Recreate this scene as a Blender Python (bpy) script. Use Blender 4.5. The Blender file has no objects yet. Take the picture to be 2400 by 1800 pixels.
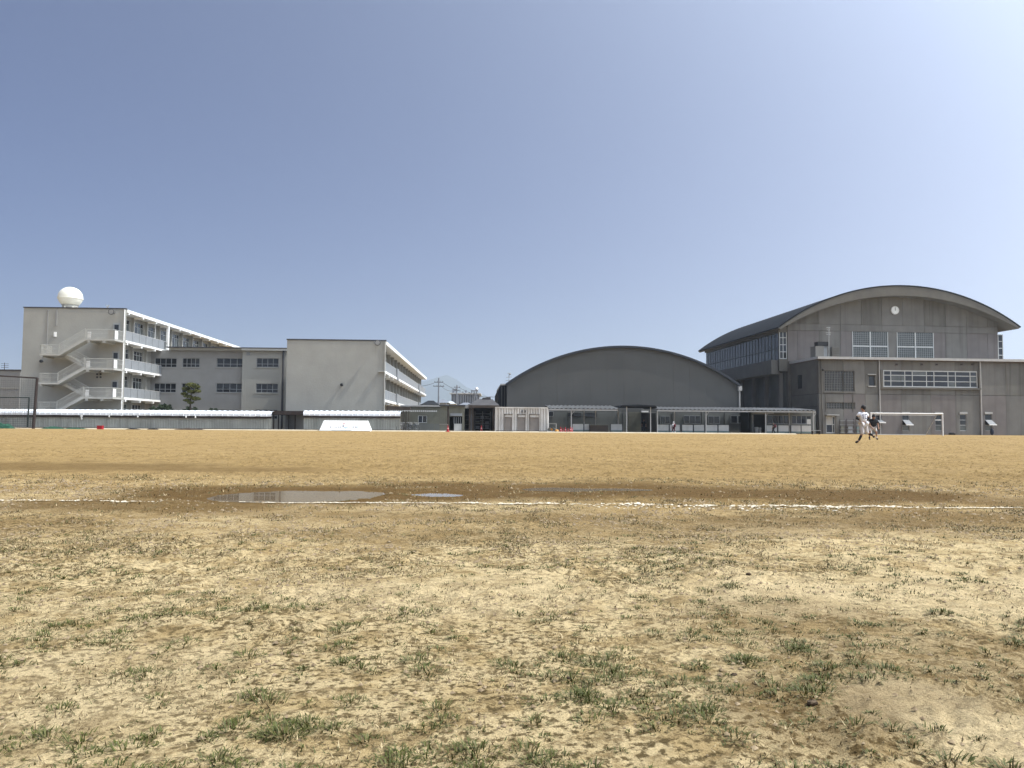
import bpy, math, random
import numpy as np
from mathutils import Vector, Matrix
random.seed(7)
rng = np.random.default_rng(7)
S = bpy.context.scene
COL = S.collection

# ------------------------------------------------------------------ camera
F_PX, CAM_H, ROLL = 1850.0, 0.68, 0.0075
PITCH = math.atan(98.5 / F_PX)
FWD = Vector((0, math.cos(PITCH), math.sin(PITCH)))
_r0, _u0 = Vector((1, 0, 0)), Vector((0, -math.sin(PITCH), math.cos(PITCH)))
RGT = _r0 * math.cos(ROLL) + _u0 * math.sin(ROLL)
UPV = -_r0 * math.sin(ROLL) + _u0 * math.cos(ROLL)
CAM = Vector((0, 0, CAM_H))
cd = bpy.data.cameras.new('camera')
cd.sensor_width = 36.0
cd.lens = 36.0 * F_PX / 2400.0
cd.clip_start, cd.clip_end = 0.05, 20000
cam = bpy.data.objects.new('camera', cd)
COL.objects.link(cam)
cam.matrix_world = Matrix(((RGT.x, UPV.x, -FWD.x, 0), (RGT.y, UPV.y, -FWD.y, 0), (RGT.z, UPV.z, -FWD.z, CAM_H), (0, 0, 0, 1)))
S.camera = cam

# ------------------------------------------------------------------ world and sun
SUN = Vector((0.69, -0.10, 1.0)).normalized()          # towards the sun
SUN_EL = math.asin(SUN.z)
SUN_AZ = math.atan2(SUN.x, SUN.y)                       # clockwise from +Y
HAZE_LOW, HAZE_PEAK, HAZE_DEG = 3.6, 3.5, 40.0
SKY_TINT = (0.25, 0.365, 0.66)
world = bpy.data.worlds.new('World')
S.world = world
world.use_nodes = True
wn = world.node_tree.nodes
wl = world.node_tree.links
wn.clear()
wout = wn.new('ShaderNodeOutputWorld')
wbg = wn.new('ShaderNodeBackground')
wsky = wn.new('ShaderNodeTexSky')
wsky.sky_type = 'NISHITA'
wsky.sun_disc = False
wsky.sun_elevation = SUN_EL
wsky.sun_rotation = SUN_AZ
wsky.altitude = 0
wsky.air_density = 1.0
wsky.dust_density = 0.8
wsky.ozone_density = 1.0
wbg.inputs[1].default_value = 0.1

def wmath(op, a, c=None, clamp=False):
    n_ = wn.new('ShaderNodeMath'); n_.operation = op; n_.use_clamp = clamp
    for k_, v_ in enumerate((a, c)):
        if v_ is None: continue
        if isinstance(v_, (int, float)): n_.inputs[k_].default_value = v_
        else: wl.new(v_, n_.inputs[k_])
    return n_.outputs[0]

# thin high haze: a broad white aureole around the sun, thicker through the low air
wtc = wn.new('ShaderNodeTexCoord')
wdot = wn.new('ShaderNodeVectorMath'); wdot.operation = 'DOT_PRODUCT'
wl.new(wtc.outputs['Generated'], wdot.inputs[0])
wdot.inputs[1].default_value = SUN
wang = wmath('ARCCOSINE', wmath('MINIMUM', wdot.outputs['Value'], 0.99999))
wsep = wn.new('ShaderNodeSeparateXYZ')
wl.new(wtc.outputs['Generated'], wsep.inputs[0])
wlow = wmath('MULTIPLY', HAZE_LOW, wmath('EXPONENT', wmath('MULTIPLY', wmath('MAXIMUM', wsep.outputs['Z'], 0.0), -6.0)))
wglow = (wmath('DIVIDE', HAZE_PEAK * 10, wmath('ADD', 1.0, wmath('POWER', wmath('DIVIDE', wang, math.radians(HAZE_DEG)), 4.9))))
wmul = wn.new('ShaderNodeVectorMath'); wmul.operation = 'MULTIPLY'
wl.new(wsky.outputs[0], wmul.inputs[0]); wmul.inputs[1].default_value = SKY_TINT
wgc = wn.new('ShaderNodeVectorMath'); wgc.operation = 'SCALE'
wgc.inputs[0].default_value = (0.885, 1.0, 1.13)
wl.new(wglow, wgc.inputs['Scale'])
wadd = wn.new('ShaderNodeVectorMath'); wadd.operation = 'ADD'
wl.new(wmul.outputs[0], wadd.inputs[0]); wl.new(wgc.outputs[0], wadd.inputs[1])
wgl = wn.new('ShaderNodeVectorMath'); wgl.operation = 'SCALE'
wgl.inputs[0].default_value = (1.05, 1.0, 0.93)
wl.new(wmath('MULTIPLY', wglow, wlow), wgl.inputs['Scale'])
wad2 = wn.new('ShaderNodeVectorMath'); wad2.operation = 'ADD'
wl.new(wadd.outputs[0], wad2.inputs[0]); wl.new(wgl.outputs[0], wad2.inputs[1])
wl.new(wad2.outputs[0], wbg.inputs[0])
wl.new(wbg.outputs[0], wout.inputs[0])
sl = bpy.data.lights.new('sun', 'SUN')
sl.energy = 4.2
sl.angle = math.radians(0.53)
sl.color = (1.0, 0.955, 0.87)
sun = bpy.data.objects.new('sun', sl)
COL.objects.link(sun)
sun.rotation_euler = SUN.to_track_quat('Z', 'Y').to_euler()
sun.location = (30, 0, 60)
S.view_settings.view_transform = 'Standard'
S.view_settings.look = 'None'
S.view_settings.gamma = 1.0
S.view_settings.use_curve_mapping = False
S.view_settings.exposure = 0.0
S.cycles.max_bounces = 5
S.cycles.diffuse_bounces = 3
S.cycles.glossy_bounces = 3
S.cycles.use_denoising = True

# ------------------------------------------------------------------ where things stand
def ray(px, py):
    return FWD + RGT * ((px - 1200) / F_PX) + UPV * ((900 - py) / F_PX)

def at(px, py, Y):
    d = ray(px, py)
    return CAM + d * (Y / d.y)

def horizon(px):
    return 998.5 + ROLL * (px - 1200)

def spot(px, Y):
    p = at(px, horizon(px) + F_PX * CAM_H / Y, Y)
    return Vector((p.x, Y, 0))

class Frame:
    """a building's own axes: u along its front, v into its depth, z up"""
    def __init__(s, px, Y, deg):
        s.O = spot(px, Y)
        s.a = math.radians(deg)
        s.U = Vector((math.cos(s.a), math.sin(s.a), 0))
        s.W = Vector((-math.sin(s.a), math.cos(s.a), 0))
    def front(s, px, py, v=0.0):
        d = ray(px, py)
        t = (v - (CAM - s.O).dot(s.W)) / d.dot(s.W)
        p = CAM + d * t - s.O
        return p.dot(s.U), p.z
    def side(s, px, py, u=0.0):
        d = ray(px, py)
        t = (u - (CAM - s.O).dot(s.U)) / d.dot(s.U)
        p = CAM + d * t - s.O
        return p.dot(s.W), p.z
    def u(s, px, v=0.0):
        return s.front(px, horizon(px), v)[0]
    def z(s, px, py, v=0.0):
        return s.front(px, py, v)[1]

# ------------------------------------------------------------------ object helpers
def tag(o, label=None, cat=None, group=None, kind=None):
    if label: o['label'] = label
    if cat: o['category'] = cat
    if group: o['group'] = group
    if kind: o['kind'] = kind
    return o

def thing(name, label, cat, fr=None, loc=None, rot=0.0, group=None):
    o = bpy.data.objects.new(name, None)
    COL.objects.link(o)
    o.empty_display_size = 0.3
    if fr is not None:
        o.location = fr.O
        o.rotation_euler = (0, 0, fr.a)
    if loc is not None:
        o.location = loc
        o.rotation_euler = (0, 0, rot)
    return tag(o, label, cat, group)

def place(name, me, parent=None, loc=None):
    o = bpy.data.objects.new(name, me)
    COL.objects.link(o)
    o.parent = parent
    if loc is not None:
        o.location = loc
    return o

def copy_tree(o, parent=None):
    c = o.copy()
    COL.objects.link(c)
    if parent is not None:
        c.parent = parent
    for ch in list(o.children):
        copy_tree(ch, c)
    return c

def FRONT(a, c, z): return (a, c, z)
def EAST(u0): return lambda a, c, z: (u0 - c, a, z)     # a wall that faces +u
def WEST(u0): return lambda a, c, z: (u0 + c, a, z)     # a wall that faces -u

class MB:
    def __init__(s, mp=None):
        s.v, s.f, s.mp = [], [], mp
    def p(s, q):
        s.v.append(tuple(s.mp(*q)) if s.mp else tuple(q))
        return len(s.v) - 1
    def face(s, *pts):
        s.f.append([s.p(q) for q in pts])
        return s
    def box(s, x0, x1, y0, y1, z0, z1):
        i = [s.p(q) for q in ((x0, y0, z0), (x1, y0, z0), (x1, y1, z0), (x0, y1, z0), (x0, y0, z1), (x1, y0, z1), (x1, y1, z1), (x0, y1, z1))]
        for a in ((0, 3, 2, 1), (4, 5, 6, 7), (0, 1, 5, 4), (1, 2, 6, 5), (2, 3, 7, 6), (3, 0, 4, 7)):
            s.f.append([i[k] for k in a])
        return s
    def prism(s, poly, y0, y1):
        n = len(poly)
        A = [s.p((x, y0, z)) for x, z in poly]
        B = [s.p((x, y1, z)) for x, z in poly]
        s.f.append(A); s.f.append(B[::-1])
        for k in range(n):
            s.f.append([A[k], B[k], B[(k + 1) % n], A[(k + 1) % n]])
        return s
    def prismz(s, poly, z0, z1):
        n = len(poly)
        A = [s.p((x, y, z0)) for x, y in poly]
        B = [s.p((x, y, z1)) for x, y in poly]
        s.f.append(A[::-1]); s.f.append(B)
        for k in range(n):
            s.f.append([A[k], A[(k + 1) % n], B[(k + 1) % n], B[k]])
        return s
    def path(s, pts, r, n=6, cap=True):
        pts = [Vector(q) for q in pts]
        rr = r if isinstance(r, (list, tuple)) else [r] * len(pts)
        rings = []
        for k, q in enumerate(pts):
            d = (pts[min(k + 1, len(pts) - 1)] - pts[max(k - 1, 0)]).normalized()
            a = d.cross(Vector((0, 0, 1)))
            if a.length < 0.05: a = d.cross(Vector((0, 1, 0)))
            a.normalize(); b = d.cross(a)
            rings.append([s.p(q + a * (rr[k] * math.cos(6.28319 * j / n)) + b * (rr[k] * math.sin(6.28319 * j / n))) for j in range(n)])
        for k in range(len(rings) - 1):
            for j in range(n):
                s.f.append([rings[k][j], rings[k][(j + 1) % n], rings[k + 1][(j + 1) % n], rings[k + 1][j]])
        if cap:
            s.f.append(rings[0][::-1]); s.f.append(rings[-1])
        return s
    def lathe(s, c, prof, n=20, axis='z'):
        rings = []
        for r, h in prof:
            ring = []
            for j in range(n):
                a = 6.28319 * j / n
                x, y = r * math.cos(a), r * math.sin(a)
                q = (c[0] + x, c[1] + y, c[2] + h) if axis == 'z' else (c[0] + x, c[1] + h, c[2] + y)
                ring.append(s.p(q))
            rings.append(ring)
        for k in range(len(rings) - 1):
            for j in range(n):
                s.f.append([rings[k][j], rings[k][(j + 1) % n], rings[k + 1][(j + 1) % n], rings[k + 1][j]])
        s.f.append(rings[0][::-1]); s.f.append(rings[-1])
        return s
    def ball(s, c, r, n=12, m=8, k=(1, 1, 1)):
        prof = [(max(r * math.sin(math.pi * i / m), 1e-4), -r * math.cos(math.pi * i / m)) for i in range(m + 1)]
        i0 = len(s.v)
        mp, s.mp = s.mp, None
        s.lathe((0, 0, 0), prof, n)
        s.mp = mp
        for i in range(i0, len(s.v)):
            x, y, z = s.v[i]
            q = (c[0] + x * k[0], c[1] + y * k[1], c[2] + z * k[2])
            s.v[i] = tuple(mp(*q)) if mp else q
        return s
    def wall(s, a0, a1, z0, z1, holes=(), c0=0.0, c1=0.3):
        hs = [(max(h[0], a0), min(h[1], a1), max(h[2], z0), min(h[3], z1)) for h in holes]
        hs = [h for h in hs if h[1] - h[0] > 1e-3 and h[3] - h[2] > 1e-3]
        xs = sorted({a0, a1, *[h[0] for h in hs], *[h[1] for h in hs]})
        zs = sorted({z0, z1, *[h[2] for h in hs], *[h[3] for h in hs]})
        for i in range(len(xs) - 1):
            for j in range(len(zs) - 1):
                mx, mz = (xs[i] + xs[i + 1]) / 2, (zs[j] + zs[j + 1]) / 2
                if any(h[0] < mx < h[1] and h[2] < mz < h[3] for h in hs): continue
                s.face((xs[i], c0, zs[j]), (xs[i + 1], c0, zs[j]), (xs[i + 1], c0, zs[j + 1]), (xs[i], c0, zs[j + 1]))
        for (p0, p1, q0, q1) in [(a0, a1, z0, z1)] + hs:
            s.face((p0, c0, q0), (p0, c1, q0), (p0, c1, q1), (p0, c0, q1))
            s.face((p1, c0, q0), (p1, c1, q0), (p1, c1, q1), (p1, c0, q1))
            s.face((p0, c0, q0), (p1, c0, q0), (p1, c1, q0), (p0, c1, q0))
            s.face((p0, c0, q1), (p1, c0, q1), (p1, c1, q1), (p0, c1, q1))
        return s
    def mesh(s, name, m, smooth=False):
        me = bpy.data.meshes.new(name)
        me.from_pydata(s.v, [], s.f)
        if m: me.materials.append(m)
        if smooth:
            me.polygons.foreach_set('use_smooth', [True] * len(me.polygons))
        me.update()
        return me
    def build(s, name, m, parent=None, smooth=False, label=None, kind=None):
        o = place(name, s.mesh(name, m, smooth), parent)
        if label: o['label'] = label
        if kind: o['kind'] = kind
        return o

# ------------------------------------------------------------------ materials
def mat(name, c1, c2=None, scale=1.5, rough=0.85, bump=0.0, bscale=40.0, streak=0.0, streak_col=(0.08, 0.075, 0.07), metal=0.0, stretch=(1, 1, 1), spec=0.3):
    m = bpy.data.materials.new(name)
    m.use_nodes = True
    nt = m.node_tree
    b = nt.nodes['Principled BSDF']
    b.inputs['Roughness'].default_value = rough
    b.inputs['Metallic'].default_value = metal
    b.inputs['Specular IOR Level'].default_value = spec
    c2 = c2 or tuple(x * 0.82 for x in c1)
    geo = nt.nodes.new('ShaderNodeNewGeometry')
    mp = nt.nodes.new('ShaderNodeMapping')
    mp.inputs['Scale'].default_value = stretch
    nt.links.new(geo.outputs['Position'], mp.inputs['Vector'])
    nz = nt.nodes.new('ShaderNodeTexNoise')
    nz.inputs['Scale'].default_value = scale
    nz.inputs['Detail'].default_value = 5
    nt.links.new(mp.outputs[0], nz.inputs['Vector'])
    rp = nt.nodes.new('ShaderNodeValToRGB')
    rp.color_ramp.elements[0].position = 0.3
    rp.color_ramp.elements[1].position = 0.7
    rp.color_ramp.elements[0].color = (*c2, 1)
    rp.color_ramp.elements[1].color = (*c1, 1)
    nt.links.new(nz.outputs['Fac'], rp.inputs['Fac'])
    col = rp.outputs[0]
    if streak:
        m2 = nt.nodes.new('ShaderNodeMapping')
        m2.inputs['Scale'].default_value = (2.2, 2.2, 0.10)
        nt.links.new(geo.outputs['Position'], m2.inputs['Vector'])
        n2 = nt.nodes.new('ShaderNodeTexNoise')
        n2.inputs['Scale'].default_value = 1.0
        n2.inputs['Detail'].default_value = 6
        nt.links.new(m2.outputs[0], n2.inputs['Vector'])
        r2 = nt.nodes.new('ShaderNodeValToRGB')
        r2.color_ramp.elements[0].position = 0.5
        r2.color_ramp.elements[1].position = 0.78
        r2.color_ramp.elements[0].color = (0, 0, 0, 1)
        r2.color_ramp.elements[1].color = (streak, streak, streak, 1)
        nt.links.new(n2.outputs['Fac'], r2.inputs['Fac'])
        mx = nt.nodes.new('ShaderNodeMix')
        mx.data_type = 'RGBA'
        mx.inputs['B'].default_value = (*streak_col, 1)
        nt.links.new(r2.outputs[0], mx.inputs['Factor'])
        nt.links.new(col, mx.inputs['A'])
        col = mx.outputs['Result']
    nt.links.new(col, b.inputs['Base Color'])
    if bump:
        n3 = nt.nodes.new('ShaderNodeTexNoise')
        n3.inputs['Scale'].default_value = bscale
        n3.inputs['Detail'].default_value = 4
        nt.links.new(geo.outputs['Position'], n3.inputs['Vector'])
        bp = nt.nodes.new('ShaderNodeBump')
        bp.inputs['Strength'].default_value = 1.0
        bp.inputs['Distance'].default_value = bump
        nt.links.new(n3.outputs['Fac'], bp.inputs['Height'])
        nt.links.new(bp.outputs[0], b.inputs['Normal'])
    return m

M = {}
M['plaster'] = mat('plaster', (0.325, 0.317, 0.282), (0.288, 0.28, 0.248), 0.6, 0.9, 0.012, 5.0, 0.30, (0.27, 0.26, 0.24))
M['plaster_grey'] = mat('plaster_grey', (0.265, 0.26, 0.245), (0.23, 0.225, 0.212), 0.7, 0.9, 0.008, 6.0, 0.3, (0.22, 0.22, 0.21))
M['white'] = mat('white_paint', (0.86, 0.85, 0.82), (0.80, 0.79, 0.75), 2.0, 0.6)
M['cream'] = mat('cream_paint', (0.41, 0.40, 0.36), (0.36, 0.35, 0.315), 2.0, 0.7, streak=0.3, streak_col=(.4, .38, .34))
M['panel_grey'] = mat('panel_grey', (0.25, 0.26, 0.265), (0.21, 0.22, 0.225), 1.5, 0.6)
M['dark_trim'] = mat('dark_trim', (0.055, 0.055, 0.06), (0.04, 0.04, 0.045), 3.0, 0.6)
M['concrete'] = mat('concrete', (0.178, 0.171, 0.155), (0.135, 0.129, 0.116), 0.55, 0.9, 0.006, 8.0, 0.55, (0.085, 0.078, 0.068))
M['concrete_brown'] = mat('concrete_brown', (0.135, 0.126, 0.106), (0.108, 0.10, 0.085), 0.8, 0.9, 0.004, 8.0, 0.3, (0.12, 0.105, 0.085))
M['rust_concrete'] = mat('stained_concrete', (0.16, 0.125, 0.095), (0.085, 0.062, 0.048), 1.1, 0.9, 0.004, 8.0)
M['kerb'] = mat('kerb_concrete', (0.50, 0.43, 0.31), (0.36, 0.29, 0.19), 0.9, 0.9, 0.004, 20.0)
M['apron'] = mat('apron_concrete', (0.30, 0.28, 0.24), (0.22, 0.20, 0.17), 0.5, 0.9, 0.004, 20.0)
M['cladding'] = mat('grey_cladding', (0.092, 0.091, 0.085), (0.080, 0.079, 0.073), 0.35, 0.75, 0.0, 5.0, 0.2, (0.08, 0.08, 0.08))
M['roof_dark'] = mat('dark_roof', (0.035, 0.04, 0.05), (0.025, 0.03, 0.038), 1.0, 0.55)
M['roof_metal'] = mat('roof_metal', (0.022, 0.024, 0.028), (0.016, 0.018, 0.021), 0.8, 0.9, streak=0.2, spec=0.08)
M['concrete_pink'] = mat('concrete_pinkish', (0.175, 0.158, 0.148), (0.142, 0.128, 0.12), 0.7, 0.9, 0.006, 8.0, 0.6, (0.10, 0.09, 0.08))
M['concrete_dark'] = mat('concrete_dark', (0.15, 0.143, 0.125), (0.112, 0.106, 0.092), 0.5, 0.9, 0.006, 8.0, 0.8, (0.07, 0.063, 0.053))
M['gutter'] = mat('gutter_grey', (0.42, 0.41, 0.39), (0.36, 0.35, 0.33), 2.0, 0.6)
M['frame_white'] = mat('window_frame', (0.50, 0.51, 0.49), (0.44, 0.45, 0.435), 3.0, 0.5)
M['frame_dark'] = mat('dark_frame', (0.06, 0.06, 0.06), (0.04, 0.04, 0.04), 3.0, 0.5)
M['frame_grey'] = mat('grey_frame', (0.30, 0.31, 0.31), (0.25, 0.26, 0.26), 3.0, 0.5)
M['glass'] = mat('dark_glass', (0.022, 0.024, 0.027), (0.012, 0.013, 0.016), 0.8, 0.08, spec=0.5)
M['glass_blue'] = mat('blue_glass', (0.035, 0.042, 0.055), (0.022, 0.028, 0.038), 0.5, 0.25, spec=0.3)
M['glass_curtain'] = mat('curtain_glass', (0.11, 0.12, 0.115), (0.06, 0.068, 0.066), 0.9, 0.12, spec=0.5)
M['glass_block'] = mat('glass_block', (0.07, 0.08, 0.076), (0.045, 0.055, 0.05), 1.8, 0.2, spec=0.5)
M['lattice'] = mat('lattice_grey', (0.19, 0.19, 0.175), (0.15, 0.15, 0.14), 2.0, 0.7)
M['room_shade'] = mat('interior_shade', (0.02, 0.019, 0.018), (0.012, 0.012, 0.012), 1.0, 0.9)  # near-black colour puts the shade of open interiors on the surface
M['sheet_white'] = mat('roof_sheet_white', (0.80, 0.82, 0.84), (0.70, 0.73, 0.76), 1.1, 0.45)
M['corrugated'] = mat('corrugated_grey', (0.40, 0.40, 0.36), (0.30, 0.305, 0.27), 0.7, 0.6, streak=0.5, streak_col=(.15, .15, .12))
M['container'] = mat('container_white', (0.60, 0.575, 0.53), (0.50, 0.475, 0.435), 0.8, 0.6, streak=0.45, streak_col=(.28, .24, .19))
M['walk_roof'] = mat('walkway_sheet', (0.17, 0.17, 0.165), (0.11, 0.11, 0.107), 0.9, 0.7)
M['shutter'] = mat('shutter_brown', (0.27, 0.235, 0.20), (0.22, 0.19, 0.165), 0.9, 0.6)
M['prefab'] = mat('prefab_olive', (0.17, 0.165, 0.125), (0.13, 0.127, 0.095), 0.7, 0.7, streak=0.4)
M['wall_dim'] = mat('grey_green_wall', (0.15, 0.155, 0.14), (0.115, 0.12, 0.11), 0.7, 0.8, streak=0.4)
M['wood_dark'] = mat('dark_wood', (0.075, 0.055, 0.04), (0.045, 0.033, 0.025), 2.0, 0.8)
M['tile_roof'] = mat('tile_roof', (0.085, 0.08, 0.078), (0.05, 0.047, 0.047), 2.0, 0.8)
M['board'] = mat('white_board', (0.50, 0.49, 0.46), (0.43, 0.42, 0.39), 1.3, 0.7, streak=0.3, streak_col=(.25, .25, .22))
M['teal'] = mat('teal_strip', (0.16, 0.22, 0.21), (0.11, 0.16, 0.155), 1.3, 0.7)
M['steel'] = mat('galvanised_steel', (0.42, 0.42, 0.41), (0.34, 0.34, 0.33), 2.5, 0.5)
M['steel_dark'] = mat('rusty_dark_steel', (0.045, 0.032, 0.026), (0.028, 0.02, 0.018), 4.0, 0.7)
M['green_dark'] = mat('dark_green_paint', (0.02, 0.032, 0.026), (0.014, 0.022, 0.018), 4.0, 0.7)
M['goal_white'] = mat('goal_white', (0.78, 0.76, 0.72), (0.68, 0.66, 0.62), 2.0, 0.5)
M['tank'] = mat('tank_cream', (0.82, 0.79, 0.68), (0.74, 0.71, 0.60), 1.5, 0.5)
M['black'] = mat('black_paint', (0.015, 0.015, 0.016), (0.01, 0.01, 0.011), 3.0, 0.5)
M['cone_band'] = mat('cone_band', (0.62, 0.30, 0.27), (0.5, 0.22, 0.2), 3.0, 0.5)
M['red'] = mat('red_plastic', (0.40, 0.016, 0.026), (0.30, 0.012, 0.02), 3.0, 0.5)
M['orange'] = mat('orange_plastic', (0.62, 0.28, 0.06), (0.55, 0.22, 0.04), 3.0, 0.5)
M['yellow'] = mat('yellow_plastic', (0.62, 0.48, 0.14), (0.55, 0.40, 0.10), 3.0, 0.5)
M['net_green'] = mat('green_netting', (0.02, 0.09, 0.05), (0.012, 0.05, 0.03), 6.0, 0.8, 0.02, 20)
M['net_grey'] = mat('grey_net', (0.10, 0.10, 0.10), (0.08, 0.08, 0.08), 6.0, 0.8)
M['tarp'] = mat('white_tarp', (0.88, 0.87, 0.83), (0.84, 0.83, 0.79), 1.0, 0.55)
M['ink'] = mat('print_blue_grey', (0.09, 0.10, 0.16), (0.07, 0.08, 0.13), 3.0, 0.7)
M['ink_red'] = mat('print_red', (0.34, 0.06, 0.04), (0.28, 0.05, 0.035), 3.0, 0.7)
M['ink_pale'] = mat('print_pale_blue', (0.30, 0.44, 0.56), (0.26, 0.39, 0.5), 3.0, 0.7)
M['skin'] = mat('skin', (0.36, 0.20, 0.13), (0.31, 0.165, 0.105), 8.0, 0.6)
M['hair'] = mat('black_hair', (0.014, 0.011, 0.010), (0.01, 0.008, 0.007), 9.0, 0.6)
M['jersey'] = mat('white_jersey', (0.80, 0.79, 0.80), (0.72, 0.71, 0.73), 7.0, 0.8)
M['trousers'] = mat('grey_trousers', (0.58, 0.55, 0.54), (0.50, 0.47, 0.46), 7.0, 0.8)
M['cloth_black'] = mat('black_cloth', (0.018, 0.018, 0.02), (0.012, 0.012, 0.013), 7.0, 0.9)
M['maroon'] = mat('maroon_cloth', (0.10, 0.014, 0.02), (0.07, 0.01, 0.014), 7.0, 0.8)
M['navy'] = mat('navy_cloth', (0.02, 0.028, 0.05), (0.014, 0.018, 0.033), 7.0, 0.8)
M['shoe'] = mat('dark_shoe', (0.03, 0.02, 0.016), (0.02, 0.013, 0.01), 7.0, 0.6)
M['bark'] = mat('bark', (0.10, 0.075, 0.055), (0.06, 0.045, 0.033), 8.0, 0.9)
M['pine'] = mat('pine_needles', (0.12, 0.12, 0.026), (0.06, 0.07, 0.018), 3.0, 0.8)
M['shrub'] = mat('shrub_leaves', (0.035, 0.055, 0.022), (0.02, 0.032, 0.014), 3.0, 0.8)
M['hill'] = mat('hill_forest', (0.055, 0.07, 0.045), (0.03, 0.042, 0.028), 0.012, 0.95)
M['far_building'] = mat('far_building', (0.22, 0.23, 0.25), (0.16, 0.17, 0.19), 0.1, 0.9)
M['far_pale'] = mat('far_pale', (0.55, 0.56, 0.56), (0.45, 0.46, 0.46), 0.1, 0.9)
M['clock_face'] = mat('clock_face', (0.74, 0.76, 0.74), (0.70, 0.72, 0.70), 2.0, 0.5)
M['litter'] = mat('brown_bag', (0.25, 0.22, 0.2), (0.2, 0.17, 0.15), 5.0, 0.8)

def window(parent, mp, a0, a1, z0, z1, c, av=(), zv=(), fw=0.05, fm='frame_white', gm=('glass',), name='window', mw=None, panes=True):
    """frame and mullions as one part, each pane a sub-part; av, zv: where the mullions stand"""
    mw = mw or fw
    b = MB(mp)
    b.box(a0, a0 + fw, c - .03, c + .06, z0, z1)
    b.box(a1 - fw, a1, c - .03, c + .06, z0, z1)
    b.box(a0 + fw, a1 - fw, c - .03, c + .06, z0, z0 + fw)
    b.box(a0 + fw, a1 - fw, c - .03, c + .06, z1 - fw, z1)
    for a in av: b.box(a - mw / 2, a + mw / 2, c - .025, c + .055, z0 + fw, z1 - fw)
    for z in zv: b.box(a0 + fw, a1 - fw, c - .02, c + .05, z - mw / 2, z + mw / 2)
    w = b.build(name, M[fm], parent)
    xs = [a0 + fw * .5] + sorted(av) + [a1 - fw * .5]
    zs = [z0 + fw * .5] + sorted(zv) + [z1 - fw * .5]
    if not panes:
        MB(mp).box(xs[0], xs[-1], c + .012, c + .022, zs[0], zs[-1]).build('pane', M[gm[0]], w)
        return w
    k = 0
    for i in range(len(xs) - 1):
        for j in range(len(zs) - 1):
            MB(mp).box(xs[i] + .004, xs[i + 1] - .004, c + .012, c + .022, zs[j] + .004, zs[j + 1] - .004).build('pane', M[gm[k % len(gm)]], w)
            k += 1
    return w

def lin(a, b, n):
    """n - 1 positions that split a..b into n"""
    return [a + (b - a) * k / n for k in range(1, n)]

def arc_through(p, q, r):
    """circle through three points of a plane"""
    (ax, ay), (bx, by), (cx, cy) = p, q, r
    d = 2 * (ax * (by - cy) + bx * (cy - ay) + cx * (ay - by))
    ux = ((ax * ax + ay * ay) * (by - cy) + (bx * bx + by * by) * (cy - ay) + (cx * cx + cy * cy) * (ay - by)) / d
    uy = ((ax * ax + ay * ay) * (cx - bx) + (bx * bx + by * by) * (ax - cx) + (cx * cx + cy * cy) * (bx - ax)) / d
    R = math.hypot(ax - ux, ay - uy)
    return lambda x: uy + math.sqrt(max(R * R - (x - ux) ** 2, 0.0))

# ------------------------------------------------------------------ ground: one sheet out to the hills
def _hash(ix, iy, s):
    n = (ix.astype(np.int64) * 374761393 + iy.astype(np.int64) * 668265263 + s * 974634777) & 0xffffffff
    n = ((n ^ (n >> 13)) * 1274126177) & 0xffffffff
    return ((n ^ (n >> 16)) & 0xffff) / 65535.0

def vnoise(x, y, s):
    ix, iy = np.floor(x), np.floor(y)
    fx, fy = x - ix, y - iy
    fx, fy = fx * fx * (3 - 2 * fx), fy * fy * (3 - 2 * fy)
    a, b = _hash(ix, iy, s), _hash(ix + 1, iy, s)
    c, d = _hash(ix, iy + 1, s), _hash(ix + 1, iy + 1, s)
    return (a + (b - a) * fx) * (1 - fy) + (c + (d - c) * fx) * fy

def fbm(x, y, s, octv=4, gain=0.5):
    t, a, n = 0.0, 1.0, 0.0
    for o in range(octv):
        t = t + a * vnoise(x * 2 ** o + 17.3 * o, y * 2 ** o - 9.1 * o, s + o)
        n += a
        a *= gain
    return t / n

def ell(x, y, cx, cy, rx, ry, rot=0.0):
    c, s_ = math.cos(rot), math.sin(rot)
    u, v = (x - cx) * c + (y - cy) * s_, -(x - cx) * s_ + (y - cy) * c
    return np.sqrt((u / rx) ** 2 + (v / ry) ** 2)

def bump01(r):
    return np.clip(1 - r, 0, 1) ** 2 * (3 - 2 * np.clip(1 - r, 0, 1))

# basins that hold water: centre, radii, depth
BASINS = [(-2.1, 7.68, 1.15, 0.95, 0.060), (-1.62, 8.0, 0.52, 0.60, 0.045), (-0.74, 7.95, 0.40, 0.40, 0.050),
          (0.55, 8.72, 0.70, 0.5, 0.046), (1.25, 8.8, 0.55, 0.40, 0.038)]
WATER_Z = -0.015

def height(x, y):
    d = np.hypot(x, y)
    near = np.clip(1.5 - d / 14.0, 0.0, 1.0)
    mud = np.minimum(ell(x, y, -1.7, 7.8, 2.1, 1.15), ell(x, y, 0.95, 8.75, 1.7, .8))
    calm = np.clip((mud - .55) * 1.6, 0.55, 1)
    lump = (fbm(x * 2.2, y * 2.2, 11, 4) - 0.5) * 0.036
    fine = (fbm(x * 12, y * 12, 31, 3) - 0.5) * 0.026
    tiny = (fbm(x * 34, y * 34, 37, 2) - 0.5) * 0.012 * np.clip(1.6 - d / 3.2, 0, 1)
    rough = np.clip((fbm(x * 1.1, y * 1.1, 51, 3) - 0.40) * 4, 0, 1)
    clod = np.clip(fbm(x * 24, y * 24, 71, 2) - 0.52, 0, 1) * 0.05 * rough
    z = (lump + (fine + tiny) * (0.45 + rough) + clod) * calm * near * np.clip(1.35 - d / 12.0, 0.25, 1)
    for cx, cy, rx, ry, dp in BASINS:
        z = z - dp * bump01(ell(x, y, cx, cy, rx, ry))
    return z

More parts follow.
